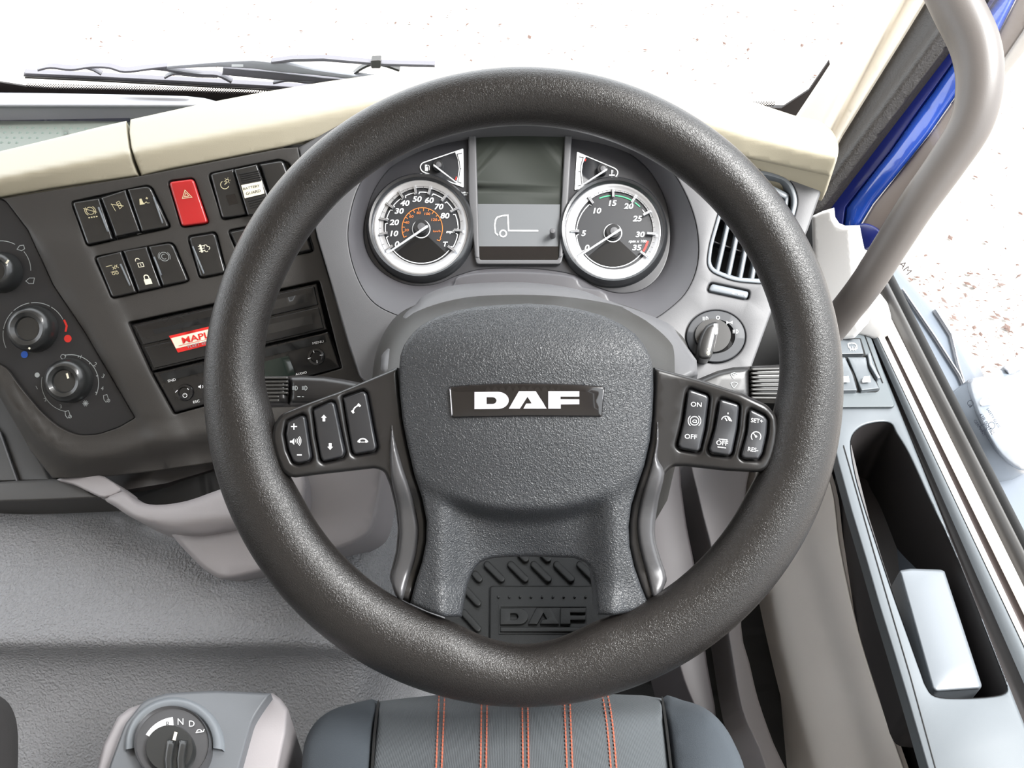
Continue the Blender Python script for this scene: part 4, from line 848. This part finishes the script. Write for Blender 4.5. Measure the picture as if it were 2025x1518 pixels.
k.text('1', *zm(1010, 415), 11, -20).text('2', *zm(1190, 510), 12, -30).text('3', *zm(1290, 655), 12, -25).text('4', *zm(1280, 810), 11, -5).text('1', *zm(460, 800), 10, 30).text('2', *zm(565, 950), 10, 20).text('3', *zm(760, 1035), 10, 10)
k.arc(*zm(788, 412), 4.6, 0, 360, 1.2, 14); k.disc(*zm(465, 640), 5)
for (x, y) in ((1325, 935), (845, 1135)):
    c = zm(x, y); k.line([(c[0] - 5, c[1] - 6), (c[0] + 2, c[1] - 8), (c[0] + 6, c[1] + 4), (c[0], c[1] + 7), (c[0] - 4, c[1] + 2)], 1.2, True).arc(c[0] + 5, c[1] + 4, 3, 0, 360, 1, 10)
c = zm(1070, 995)
for a in range(0, 180, 36): k.line([(c[0] - 6 * math.cos(math.radians(a)), c[1] - 6 * math.sin(math.radians(a))), (c[0] + 6 * math.cos(math.radians(a)), c[1] + 6 * math.sin(math.radians(a)))], 1.2)
c = zk(270, 320); k.line([(c[0] - 9, c[1] + 2), (c[0] - 4, c[1] - 5), (c[0] + 4, c[1] - 6), (c[0] + 6, c[1] + 1), (c[0], c[1] + 5)], 1.4, True); c = zk(380, 730)
k.line([(c[0] - 9, c[1]), (c[0] - 2, c[1] - 6), (c[0] + 8, c[1] - 6), (c[0] + 6, c[1] + 5), (c[0] - 3, c[1] + 5)], 1.3, True)
k.done('scale', m_dimw, hv)
Ink(DP, HI).line([zk(800, 1215), zk(835, 1290), zk(820, 1365)], 4).disc(*zm(848, 185), 7.5).done('hot_mark', m_red, hv)
Ink(DP, HI).disc(*zm(305, 385), 7).done('cold_mark', m_blue, hv)
# ------------------------------------------------------------------ below the console: bay, lip and knee panel
LP = PL((104, 945, .84), (460, 1046, .775), (414, 862, .83))
relief('dash_side', LP.off(-.02), [(-400, 640), (-20, 750), (36, 830), (100, 950), (0, 952), (-400, 950)], m_dash, dash, depth=.02, rp=4, rh=.003)
bar('side_strip', LP, [(-60, 780), (0, 855), (34, 952)], 5, m_shell, dash, h=-.016, hh=.006)
relief('bay_shade', LP.off(-.055), [(150, 930), (420, 855), (600, 830), (640, 850), (620, 980), (480, 1010), (300, 1020), (200, 990)], m_black, dash, depth=.01)  # flat black sheet paints the shade deep in the bay
relief('bay_roof', LP, [(106, 944), (221, 932), (414, 870), (620, 840), (760, 850), (760, 905), (430, 925), (330, 955), (250, 968), (205, 945)], m_bin, dash, h=-.03, hf=lambda x, y: -.02 * ss((x - 240) / 120) * ss((y - (1010 - x * .35)) / 60), step=14, depth=.01)
relief('dash_foot', LP, [(-400, 948), (0, 952), (104, 947), (150, 952), (185, 975), (207, 985), (100, 990), (0, 993), (-400, 1000)], m_dash, dash, h=-.006, rp=6, rh=.006, depth=.04)
relief('bay_lip', LP, cr([(112, 948), (150, 940), (196, 939), (222, 952), (240, 970), (207, 984), (175, 972), (145, 958)], 3), m_knee, dash, h=.0, rp=5, rh=.004, depth=.03)
relief('bay_lip', LP, cr([(243, 971), (272, 990), (310, 998), (370, 990), (439, 966), (540, 935), (600, 930), (600, 1015), (560, 1030), (465, 1047), (395, 1057), (335, 1052), (268, 1027), (230, 1003), (208, 986)], 3), m_knee, dash, h=.004, hf=lambda x, y: -.010 * ss((y - (1045 - .09 * np.abs(x - 350))) / 30 + .6), rp=12, rh=.010, step=12, depth=.04)
KP = PL((341, 1055, .79), (520, 1131, .775), (750, 930, .80))
relief('knee_panel', KP, cr([(336, 1047), (379, 1102), (415, 1133), (449, 1145), (518, 1131), (590, 1110), (657, 1090), (710, 1070), (738, 1045), (752, 990), (760, 930), (762, 890), (640, 905), (585, 950), (530, 1026), (465, 1040), (395, 1052)], 4), m_knee, dash, h=-.02, hf=lambda x, y: .02 * np.exp(-((x - 560 - (y - 1000) * .5) / 190) ** 2), rp=10, rh=.012, step=18, depth=.08)
# ================================================================== ENGINE TUNNEL, GEAR SELECTOR, SEAT, MAT
EZ = ZP(.385)
eng = thing('engine_cover', 'large grey pebble-grained engine cover to the left of the driver', 'engine cover', (-.45, .1, .0))
def yz(px, py, z): return ZP(z).at(px, py)
rows = [(900, .400), (985, .398), (1100, .396), (1200, .392), (1262, .388), (1280, .380), (1296, .355), (1330, .335), (1400, .31), (1518, .28), (1700, .23), (2100, .18)]
xsr = list(range(-900, 700, 60)) + [700, 740, 775, 800, 820, 850, 880]
V, Fc = [], []
def ez(px, py, z):
    z2 = z - .10 * float(ss((px - 700) / 140)) ** 1.0 - (.22 * float(ss((px - 800) / 60)))
    # soft ridge that turns down towards the driver's footwell
    return z2
for py, z in rows:
    for px in xsr:
        off = 0 if px < 560 else (px - 560) * .05
        V.append(ZP(ez(px, py, z)).at(px, py + off))
nx_ = len(xsr)
for i in range(len(rows) - 1):
    for j in range(nx_ - 1): a = i * nx_ + j; Fc.append((a, a + nx_, a + nx_ + 1, a + 1))
o = mk('cover', V, Fc, m_engine, eng); sm = o.modifiers.new('s', 'SUBSURF'); sm.levels = 2; sm.render_levels = 2
GP = PL((270, 1420, .60), (500, 1424, .60), (350, 1600, .55))
gs = thing('gear_selector', 'grey gear selector pod with rotary dial marked R N D at the bottom left', 'gear selector', GP.at(360, 1500, -.10))
relief('pod', GP, [(255, 1400), (330, 1374), (540, 1370), (556, 1382), (570, 1402), (566, 1450), (552, 1518), (530, 1700), (190, 1700), (186, 1540), (203, 1475), (232, 1418)], m_knee, gs, h=-.008, rp=9, rh=.007, depth=.12)
relief('top_plate', GP, rr([(247, 1432), (285, 1384), (329, 1370), (427, 1365), (537, 1370), (518, 1396), (500, 1424), (487, 1470), (474, 1518), (455, 1680), (190, 1680), (215, 1518)], [10, 14, 14, 10, 3, 10, 14, 10, 0, 0, 0, 10]), m_arm_d if False else M('selector_grey', (92, 95, 99), .4, bump=('n', 1300, .1, .0003)), gs, h=.004, rp=6, rh=.004, depth=.02)
dc = (349, 1487)
V, Fc = [], []; n = 40
for i in range(n + 1):
    a = math.radians(-5 + 190 * i / n)
    for (r, hh) in ((76, .0045), (78, .0085), (95, .0075), (98, .004)): V.append(GP.at(dc[0] + r * math.cos(a), dc[1] - 4 - r * math.sin(a), 0) + GP.n * hh)
for i in range(n):
    for j in range(3): a = i * 4 + j; Fc.append((a, a + 1, a + 5, a + 4))
mk('halo', V, Fc, m_pull, gs)
dl = dial('dial', GP, dc[0], dc[1], [(75, .004), (75, .012), (73, .014), (71, .0125), (70, .012), (.001, .012)], m_arm, gs, n=64); dl['label'] = 'dial plate with R, N and D'
dial('knob', GP, dc[0] - 2, dc[1] + 14, [(49, .012), (48, .015), (45, .017), (.001, .017)], m_knob, gs, n=48)
for xo in (-14, 10): bar('knob_ridge', GP, [(dc[0] + xo + 4, 1462), (dc[0] + xo - 2, 1500), (dc[0] + xo, 1560)], 16, m_knob, gs, h=.0205, hh=.006, rp=5)
Ink(GP, .0215).line([(348, 1447), (344, 1463)], 6).done('pointer', m_sticker, gs)
k = Ink(GP, .0124); k.poly([(dc[0] + 70 * math.cos(a), dc[1] - 70 * math.sin(a)) for a in np.radians(range(96, 151, 6))] + [(dc[0] + 48 * math.cos(a), dc[1] - 48 * math.sin(a)) for a in np.radians(range(150, 95, -6))]); k.done('reverse_sector', m_white, gs)
Ink(GP, .0128).text('R', 332, 1432, 15).line([(308, 1444), (313, 1441), (317, 1447)], 1.2).arc(313, 1446, 4, 0, 360, 1, 10).done('dial_letters', m_ring, gs)
k = Ink(GP, .0128).text('N', 357, 1427, 18).text('D', 379, 1431, 17); k.arc(394, 1447, 5, 0, 180, 1.6).line([(387, 1448), (402, 1446), (404, 1441)], 1.6); k.done('dial_letters', m_white, gs)
# second seat bolster at the left edge
pp = relief('passenger_seat_edge', PL((0, 1400, .62), (40, 1500, .62), (0, 1518, .58)), cr([(-300, 1350), (-60, 1362), (0, 1376), (28, 1410), (36, 1470), (30, 1560), (0, 1700), (-300, 1700)], 4), M('dark_cloth', (48, 46, 46), .85, bump=('n', 1500, .5, .0006)), None, rp=16, rh=.02, depth=.2)
tag(pp, 'dark rounded cloth edge of the middle seat at the bottom left corner', 'seat')
# driver's seat cushion
SP = PL((750, 1390, .655), (1300, 1390, .655), (1020, 1800, .45))
seat = thing('driver_seat', 'dark grey cloth driver seat cushion with orange double stitching', 'seat', SP.at(1030, 1500, -.2))
def sh(x, y):
    u = (x - 1035) / 290
    return .012 * np.clip(1 - u * u, 0, 1) - .030 * ss((1425 - y) / 55) ** 2
relief('cushion', SP, [(750, 1386), (800, 1380), (870, 1373), (960, 1370), (1035, 1369), (1120, 1370), (1204, 1372), (1270, 1374), (1308, 1380), (1312, 1420), (1320, 1480), (1326, 1530), (1340, 1650), (1350, 1900), (720, 1900), (726, 1650), (735, 1530), (742, 1450)], m_seatc, seat, hf=sh, rp=6, rh=.006, step=14, depth=.09)
bol = lambda x, y: .010 * np.sin(np.clip((np.abs(x - 1035) - 280) / 170, 0, 1) * math.pi) - .02 * ss((1430 - y) / 50) ** 2
relief('bolster', SP, cr([(748, 1386), (700, 1390), (655, 1404), (622, 1430), (602, 1470), (596, 1530), (585, 1650), (580, 1900), (718, 1900), (724, 1650), (733, 1530), (740, 1450)], 3), m_seats, seat, hf=bol, rp=16, rh=.014, step=16, depth=.10)
relief('bolster', SP, cr([(1310, 1380), (1350, 1384), (1395, 1400), (1430, 1432), (1455, 1475), (1475, 1530), (1495, 1650), (1510, 1900), (1352, 1900), (1342, 1650), (1328, 1530), (1321, 1470)], 3), m_seats, seat, hf=bol, rp=16, rh=.014, step=16, depth=.10)
mb = MB()
for xs, xe, bend in ((874, 868, 0), (958, 956, 0), (1038, 1040, 0), (1121, 1127, 0), (1203, 1214, 1)):
    for sd in (-5.5, 5.5):
        y = 1374
        while y < 1640:
            f0, f1 = (y - 1370) / 150, (y + 4.5 - 1370) / 150
            x0, x1 = xs + (xe - xs) * f0 + sd - bend * 8 * math.exp(-f0 * 4), xs + (xe - xs) * f1 + sd - bend * 8 * math.exp(-f1 * 4)
            h0, h1 = [float(sh(np.array([a]), np.array([b]))[0]) - (.006 * (1 - min(1, (b - 1371) / 6)) if b < 1377 else 0) for a, b in ((x0, y), (x1, y + 4.5))]
            p, q = SP.at(x0, y, h0 + .0006), SP.at(x1, y + 4.5, h1 + .0006); t = (q - p).normalized(); s_ = SP.n.cross(t).normalized()
            mb.box((p + q) / 2, (q - p).length, .0011, .0011, (t, s_, t.cross(s_))); y += 8
mb.done('stitching', m_stitch, seat, kind='stuff', smooth=False)
seam = MB()
relief('seam_welt', SP, cr([(746, 1388), (739, 1440), (733, 1520), (724, 1660), (729, 1660), (738, 1520), (743, 1440), (750, 1390)], 2), m_gap, seat, h=.003, depth=.004, hf=lambda x, y: -.02 * ss((1430 - y) / 50) ** 2)
relief('seam_welt', SP, cr([(1308, 1382), (1316, 1440), (1325, 1520), (1342, 1660), (1347, 1660), (1330, 1520), (1321, 1440), (1312, 1382)], 2), m_gap, seat, h=.003, depth=.004, hf=lambda x, y: -.02 * ss((1430 - y) / 50) ** 2)
# floor mat seen through the wheel
MZ = ZP(.012)
mat_ = thing('floor_mat', 'black rubber floor mat with raised ovals and DAF lettering, seen through the wheel', 'mat', MZ.at(1040, 1190, -.01))
relief('mat_sheet', MZ, rr([(780, 1020), (1300, 1020), (1330, 1330), (770, 1330)], 20), m_mat, mat_, rp=4, rh=.002, depth=.011)
def zn(x, y): return (780 + x / 3.1625, 1000 + y / 3.1625)
def capsule(p, q, r):
    p, q = np.array(p), np.array(q); a = math.atan2(*(q - p)[::-1]); return [tuple(q + r * np.array([math.cos(a + t), math.sin(a + t)])) for t in np.linspace(-1.57, 1.57, 7)] + [tuple(p - r * np.array([math.cos(a + t), math.sin(a + t)])) for t in np.linspace(-1.57, 1.57, 7)]
for p, q in (((580, 365), (670, 455)), ((728, 365), (818, 455)), ((872, 365), (962, 455)), ((1015, 365), (1105, 455)), ((1160, 365), (1250, 455)), ((505, 425), (530, 455)), ((430, 505), (522, 605)), ((432, 665), (522, 765)), ((790, 300), (820, 330)), ((930, 300), (960, 330)), ((430, 820), (470, 860)), ((1300, 365), (1390, 455))):
    relief('grip_oval', MZ, capsule(zn(*p), zn(*q), 7), m_mat, mat_, h=.007, rp=3, rh=.003, depth=.007)
relief('plate', MZ, rr([zn(598, 500), zn(1480, 500), zn(1490, 900), zn(596, 900)], 5), m_mat, mat_, h=.006, rp=3, rh=.002, depth=.006)
for x in range(650, 1420, 68): dial('stud', MZ, *zn(x, 585), [(2.6, .006), (2.2, .0085), (.001, .009)], m_mat, mat_, n=10)
relief('name_frame', MZ, [zn(652, 612), zn(1215, 612), zn(1240, 800), zn(652, 800)], m_mat, mat_, h=.0072, holes=[[zn(664, 630), zn(1200, 630), zn(1205, 790), zn(660, 790)]], depth=.002)
relief('bar', MZ, [zn(662, 757), zn(1195, 757), zn(1195, 785), zn(662, 785)], m_mat, mat_, h=.010, depth=.004, rp=1.5, rh=.001)
def zmm(x, y):       # the badge's letter shapes, re-used on the mat
    return zn(662 + (x - 440) * (1195 - 662) / (1606 - 440), 636 + (y - 243) * (740 - 636) / (440 - 243))
for c_, (o_, h_) in let.items():
    cv = lambda P: [zmm((p[0] - 860) * 5.625, (p[1] - 730) * 5.625) for p in P]
    relief('letter', MZ, cv(o_), m_mat, mat_, h=.011, depth=.005, holes=[cv(a) for a in h_], rp=1.2, rh=.001)
# pedals and footwell sides at the right
FP = PL((1300, 930, 1.02), (1480, 930, 1.04), (1420, 1400, .86))
fw = thing('footwell_panel', 'tall grey plastic footwell panel with a dark upright gap, right of the wheel hub', 'footwell panel', FP.at(1400, 1150, -.05))
relief('inner_cover', FP, cr([(1270, 880), (1338, 900), (1347, 960), (1358, 1040), (1374, 1120), (1386, 1210), (1398, 1310), (1416, 1424), (1381, 1408), (1357, 1360), (1340, 1305), (1322, 1230), (1300, 1150), (1288, 1040)], 3), M('footwell_plastic', (66, 62, 64), .5), fw, h=.01, rp=4, rh=.004, depth=.10)
relief('outer_cover', FP, cr([(1368, 880), (1480, 880), (1476, 960), (1466, 1060), (1466, 1240), (1482, 1310), (1500, 1385), (1530, 1470), (1560, 1540), (1530, 1560), (1500, 1480), (1466, 1400), (1440, 1255), (1410, 1100), (1380, 980)], 3), m_knee, fw, h=.0, rp=4, rh=.004, depth=.10)
relief('gap_back', FP.off(-.06), [(1280, 900), (1500, 900), (1560, 1560), (1340, 1560)], m_black, fw, depth=.01)
# ================================================================== DRIVER'S DOOR
DC = PL(p=(.335, 0, .45), n=(-1, -.03, .10))
AZ = .52; AP = ZP(AZ)
door = bpy.data.objects.new('door_1', None); COL.objects.link(door); door.location = (.35, -.1, .3); ORG[door.name] = Vector((.35, -.1, .3)); door['kind'] = 'structure'
relief('door_card', DC, cr([(1478, 880), (1600, 880), (1645, 960), (1662, 1080), (1692, 1220), (1724, 1330), (1788, 1518), (1860, 1720), (1680, 1760), (1545, 1540), (1500, 1385), (1464, 1235), (1464, 1050)], 4), m_door, door, hf=lambda x, y: .018 * ss((x - (1560 + (y - 1000) * .30)) / 34) + .006 * np.sin((y - 900) / 160), rp=5, rh=.004, step=18, depth=.004)
BN = DC.off(-.004)
relief('armrest_gap_shade', BN, [(1628, 860), (1676, 870), (1692, 940), (1712, 1020), (1740, 1110), (1775, 1215), (1812, 1330), (1860, 1500), (1920, 1760), (1850, 1700), (1786, 1518), (1724, 1330), (1690, 1220), (1661, 1080), (1634, 1000), (1628, 940)], m_bin, door, h=0, depth=.003, rp=3, rh=.002)  # black panel added as shade in the gap between card and armrest
pocket = cr([(1683, 872), (1700, 846), (1732, 836), (1760, 838), (1772, 858), (1797, 900), (1838, 990), (1872, 1060), (1908, 1140), (1946, 1240), (1984, 1340), (1990, 1366), (1965, 1376), (1900, 1380), (1850, 1376), (1832, 1356), (1822, 1330), (1797, 1260), (1765, 1170), (1735, 1080), (1706, 990), (1690, 930)], 4)
def el(p700, p1060, y): return p700 + (p1060 - p700) * (y - 700) / 360.0
inner = [(1640, 660), (1640, 800), (1648, 880), (1656, 915), (1682, 1010), (1712, 1110), (1738, 1200), (1766, 1290), (1796, 1390), (1833, 1518), (1880, 1680), (1930, 1840)]
outer = [(el(1735, 1878, y), y) for y in (1840, 1700, 1518, 1400, 1250, 1100, 950, 850, 760, 700)] + [(1716, 655), (1700, 648)]
panel_hole = rr([(1560, 655), (1716, 650), (1730, 688), (1770, 800), (1766, 805), (1560, 806)], [0, 4, 4, 5, 4, 0])
relief('armrest', AP, inner + outer, m_arm_d, door, rp=5, rh=.004, holes=[pocket], depth=.012, sb=7)
for a, b in (((1668, 880), (1850, 1518)),):
    bar('armrest_joint', AP, [a, (1698, 985), (1728, 1090), (1763, 1210), (1800, 1335), b, (1900, 1690)], 2.2, m_gap, door, h=.0006, hh=.002, rp=.6)
# pocket liner
pk = [AP.at(*p, 0) for p in pocket]; n = len(pk); V = pk + [p - Vector((0, 0, .085)) for p in pk] + [sum(pk, Vector()) / n - Vector((0, 0, .09))]
mk('pocket', V, [(i, (i + 1) % n, (i + 1) % n + n, i + n) for i in range(n)] + [(i + n, (i + 1) % n + n, 2 * n) for i in range(n)], m_bin, door, auto=40)
pl_ = relief('pull_handle', ZP(AZ - .006), rr([(1777, 1128), (1800, 1124), (1862, 1126), (1868, 1130), (1942, 1356), (1938, 1362), (1850, 1368), (1843, 1362)], [6, 0, 6, 0, 6, 0, 6, 0]), m_pull, door, rp=6, rh=.006, depth=.06); pl_['label'] = 'silver grey pull cup'
def stripe(name, a, b, za, zb, mat, y0=560, y1=1900, bul=0.0, th=.03):
    V, Fc = [], []; ys = np.linspace(y0, y1, 24); m_ = 6
    for y in ys:
        A = ZP(za).at(el(*a, y), y); B = ZP(zb).at(el(*b, y), y)
        # same station along the truck for both edges
        if abs(za - zb) > 1e-6:
            pass
        for j in range(m_ + 1): t = j / m_; V.append(A * (1 - t) + B * t + Vector((0, 0, bul * math.sin(t * math.pi))))
        V.append(B - Vector((0, 0, th)))
    k = m_ + 2
    for i in range(len(ys) - 1):
        for j in range(k - 1): p = i * k + j; Fc.append((p, p + 1, p + k + 1, p + k))
    return mk(name, V, Fc, mat, door, auto=60)
stripe('sill_groove', (1735, 1877), (1739, 1897), .518, .518, m_bin, y0=655, bul=-.004)
stripe('sill_strip', (1739, 1897), (1753, 1923), .522, .527, m_arm_d, y0=650, bul=.002)
stripe('sill_beige', (1753, 1923), (1765, 1935), .528, .530, m_door, y0=600)
stripe('sill_groove', (1765, 1935), (1773, 1949), .526, .527, m_bin if False else M('groove_brown', (92, 82, 80), .6), y0=575)
stripe('sill_top', (1773, 1949), (1797, 1975), .531, .534, m_door, y0=560, bul=.003)
stripe('window_seal', (1797, 1975), (1828, 2010), .532, .535, m_seal, y0=520, bul=.008)
stripe('window_seal_lip', (1828, 2010), (1847, 2031), .535, .533, m_gap, y0=515, bul=.004)
# door glass
g0, g1 = ZP(.533).at(el(1847, 2031, 480), 480), ZP(.533).at(el(1847, 2031, 1900), 1900)
win2 = quad('window_2', [g0, g1, g1 + Vector((-.06, -.05, .95)), g0 + Vector((-.06, -.25, .95))], m_glass)
gn = (g1 - g0).cross(Vector((-.06, 0, .95))).normalized(); gn = gn if gn.dot(CAM - g0) > 0 else -gn
GL = PL(p=g0 + gn * .0015, n=gn)
k = Ink(GL, 0)
for t, x, y, s in (('43R 001582', 1951, 838, 10), ('SAFETY GLASS', 1964, 826, 7), ('GERMANY', 1937, 846, 8), ('18', 1918, 802, 8)): k.text(t, x, y, s, -57 if t != '18' else -57)
for c in ((1962, 842), (1944, 848), (1919, 798)): pass
k.arc(1961, 841, 6.5, 0, 360, .9).arc(1945, 845, 6.5, 0, 360, .9).arc(1919, 797, 5.5, 0, 360, .9)
k.done('glass_mark', M('etch_grey', (30, 36, 62), .6), win2)
Ink(GL, 0).text('AM', 1790, 530, 20, -52).done('glass_letters', M('etch_pale', (150, 140, 140), .7), win2)
# window switch panel
wsw = thing('window_switch_panel', 'grey switch panel with window and mirror buttons at the front of the armrest', 'switch panel', AP.at(1700, 730, 0))
relief('plate', AP, panel_hole, M('switch_plate', (84, 90, 93), .42, bump=('n', 1500, .1, .0003)), wsw, h=.004, rp=2.5, rh=.002, depth=.004)
relief('button_tray', AP, rr([(1570, 668), (1702, 668), (1712, 700), (1740, 770), (1734, 775), (1570, 776)], 3), m_gap, wsw, h=.0044, depth=.001)
bb = relief('button', AP, rr([(1600, 670), (1700, 670), (1708, 700), (1600, 702)], 2), m_arm_d, wsw, h=.010, rp=2.5, rh=.002, depth=.006); bb['label'] = 'mirror heater button'
hfw = lambda x, y: -.004 * np.sin(np.clip((y - 706) / 66, 0, 1) * math.pi) - .001
relief('button', AP, rr([(1675, 706), (1712, 706), (1718, 730), (1739, 768), (1703, 772), (1690, 740)], 2), m_arm_d, wsw, h=.011, hf=hfw, rp=3, rh=.002, step=8, depth=.007)
relief('button', AP, rr([(1630, 706), (1671, 706), (1686, 740), (1695, 772), (1640, 773)], 2), m_arm_d, wsw, h=.011, hf=hfw, rp=3, rh=.002, step=8, depth=.007)
bar('rocker_wheel', AP, [(1718, 698), (1722, 720), (1738, 748)], 7, m_pull, wsw, h=.010, hh=.006, rp=3)
bar('panel_line', AP, [(1708, 656), (1722, 694), (1735, 730), (1746, 757)], 2, m_gap, wsw, h=.0046, hh=.001, rp=.5)
k = Ink(AP, .0106); k.line(cr([(1677, 680), (1684, 678), (1692, 680), (1695, 688), (1688, 691), (1680, 688)], 2), 1.8, True)
for i in range(3): k.line([(1681 + i * 5, 685), (1682 + i * 5, 693)], 1.4)
k.done('mirror_symbol', m_white, wsw)
k = Ink(AP, .0103)
for x in (1714, 1672): k.poly([(x - 9, 752), (x - 5, 744), (x + 6, 743), (x + 8, 755), (x - 8, 756)])
k.done('window_symbol', m_white, wsw)
# ================================================================== PILLAR, DASH END, GRAB HANDLE
PP = PL((1600, 300, 1.00), (1850, 0, .90), (1900, 300, .86))
pil = bpy.data.objects.new('trim_2', None); COL.objects.link(pil); q0 = PP.at(1650, 350); pil.location = q0; ORG[pil.name] = q0; pil['kind'] = 'structure'
def lerpx(a, b, y, ya, yb): return a + (b - a) * (y - ya) / (yb - ya)
def pstrip(name, l0, l1, r0, r1, ya, yb, ytop, ybot, mat, h, rp=4, rh=.004, hf=None, depth=.03, step=None):
    P = [(lerpx(l0, l1, y, ya, yb), y) for y in np.linspace(ytop, ybot, 12)] + [(lerpx(r0, r1, y, ya, yb), y) for y in np.linspace(ybot, ytop, 12)]
    return relief(name, PP, P, mat, pil, h=h, rp=rp, rh=rh, hf=hf, depth=depth, step=step, sb=12)
# (left edge x at y=0, at y=405; right edge the same)
relief('pillar_cover', PP, [(2010, -460), (1722, 0), (1664, 92), (1620, 160), (1590, 205), (1572, 232), (1555, 262), (1640, 320), (1665, 268), (1724, 173), (1778, 86), (1830, 0), (2110, -460)], m_pillar, pil, h=.012, rp=7, rh=.008, depth=.05,
       hf=lambda x, y: .010 * np.exp(-((x - (1765 - y * .555)) / 18) ** 2) - .012 * np.exp(-((x - (1790 - y * .56)) / 10) ** 2), step=10)
pstrip('pillar_rubber', 1832, 1580, 1945, 1636, 0, 405, -460, 425, m_rubber, .004, rp=6, rh=.006, hf=lambda x, y: .012 * np.exp(-((x - (1905 - y * .735)) / 18) ** 2), step=9)
bp = thing('door_frame', 'blue painted steel door frame beside the windscreen pillar', 'door frame', PP.at(1750, 250, -.03))
def bstrip(name, P, mat, h, **k): return relief(name, PP, P, mat, bp, h=h, sb=12, **k)
def sl(pairs): return pairs
L0 = [(2260, -460), (1940, 0), (1880, 91), (1776, 227), (1700, 325), (1637, 405), (1625, 440), (1640, 470)]
M0 = [(2290, -460), (1962, 10), (1880, 130), (1818, 215), (1760, 300), (1700, 375), (1672, 410), (1665, 465)]
R0 = [(2330, -460), (2010, 0), (1973, 72), (1900, 180), (1840, 265), (1780, 340), (1728, 405), (1700, 452)]
bstrip('navy_channel', L0 + M0[::-1], m_navy, -.012, rp=4, rh=.003, depth=.02)
bstrip('blue_panel', M0 + R0[::-1], m_blue_p, -.006, rp=14, rh=.016, step=9, depth=.03, hf=lambda x, y: .004 * np.sin(y / 40))
G0 = [(2430, -460), (2060, 0), (2021, 64), (1925, 205), (1860, 300), (1790, 396), (1768, 428), (1730, 480)]
H0 = [(2500, -460), (2110, 0), (2050, 80), (1976, 173), (1900, 282), (1822, 392), (1800, 425), (1752, 500)]
bstrip('inner_seal', R0 + G0[::-1], M('frame_brown', (104, 94, 88), .5, var=.05), -.010, rp=5, rh=.005, depth=.02)
bstrip('outer_seal', G0 + H0[::-1], M('frame_grey', (150, 144, 138), .4, var=.05), -.004, rp=7, rh=.008, depth=.02, hf=lambda x, y: .004 + 0 * x)
relief('seal_end', PP, cr([(1694, 448), (1716, 442), (1740, 456), (1734, 478), (1716, 492), (1702, 486)], 3), m_navy, bp, h=-.002, rp=4, rh=.004, depth=.03)
WE = PL((1607, 427, .88), (1700, 450, .86), (1660, 640, .90))
we = thing('dash_end_cover', 'pale plastic dash end cover between the wheel rim and the blue door frame', 'trim', WE.at(1660, 520, -.04))
relief('cover', WE, [(1605, 428), (1625, 419), (1646, 413), (1648, 432), (1656, 444), (1668, 449), (1697, 448), (1703, 480), (1712, 520), (1722, 560), (1732, 590), (1716, 640), (1690, 668), (1640, 675), (1600, 640), (1610, 560)], m_endc, we, rp=6, rh=.005, depth=.012, step=7, hf=lambda x, y: -.006 * ss((x - (1680 + (y - 450) * .09)) / 10))
relief('foot', WE, cr([(1640, 600), (1700, 590), (1732, 600), (1760, 650), (1740, 672), (1700, 662), (1640, 664)], 3), m_endc, we, h=-.03, rp=5, rh=.004, depth=.05)
dial('handle_socket', WE, 1668, 632, [(28, -.025), (27, -.010), (20, -.006), (.001, -.006)], m_bin, we, n=32)
gh = [(1800, -200, .78), (1850, -80, .75), (1890, 8, .735), (1928, 90, .722), (1937, 165, .717), (1920, 245, .72), (1870, 325, .733), (1813, 405, .75), (1765, 480, .77), (1715, 558, .795), (1672, 614, .82), (1640, 655, .84)]
hn = tube('grab_handle', [CAM + ray(x, y) * d for x, y, d in gh], [.0215, .0212, .0200, .0185, .0172, .0165, .0160, .0158], m_handle, n=28, sub=8)
tag(hn, 'thick grey curved grab handle rising from the dash end past the blue door frame', 'grab handle')
# warning print on the small white side panel etc. stays plain
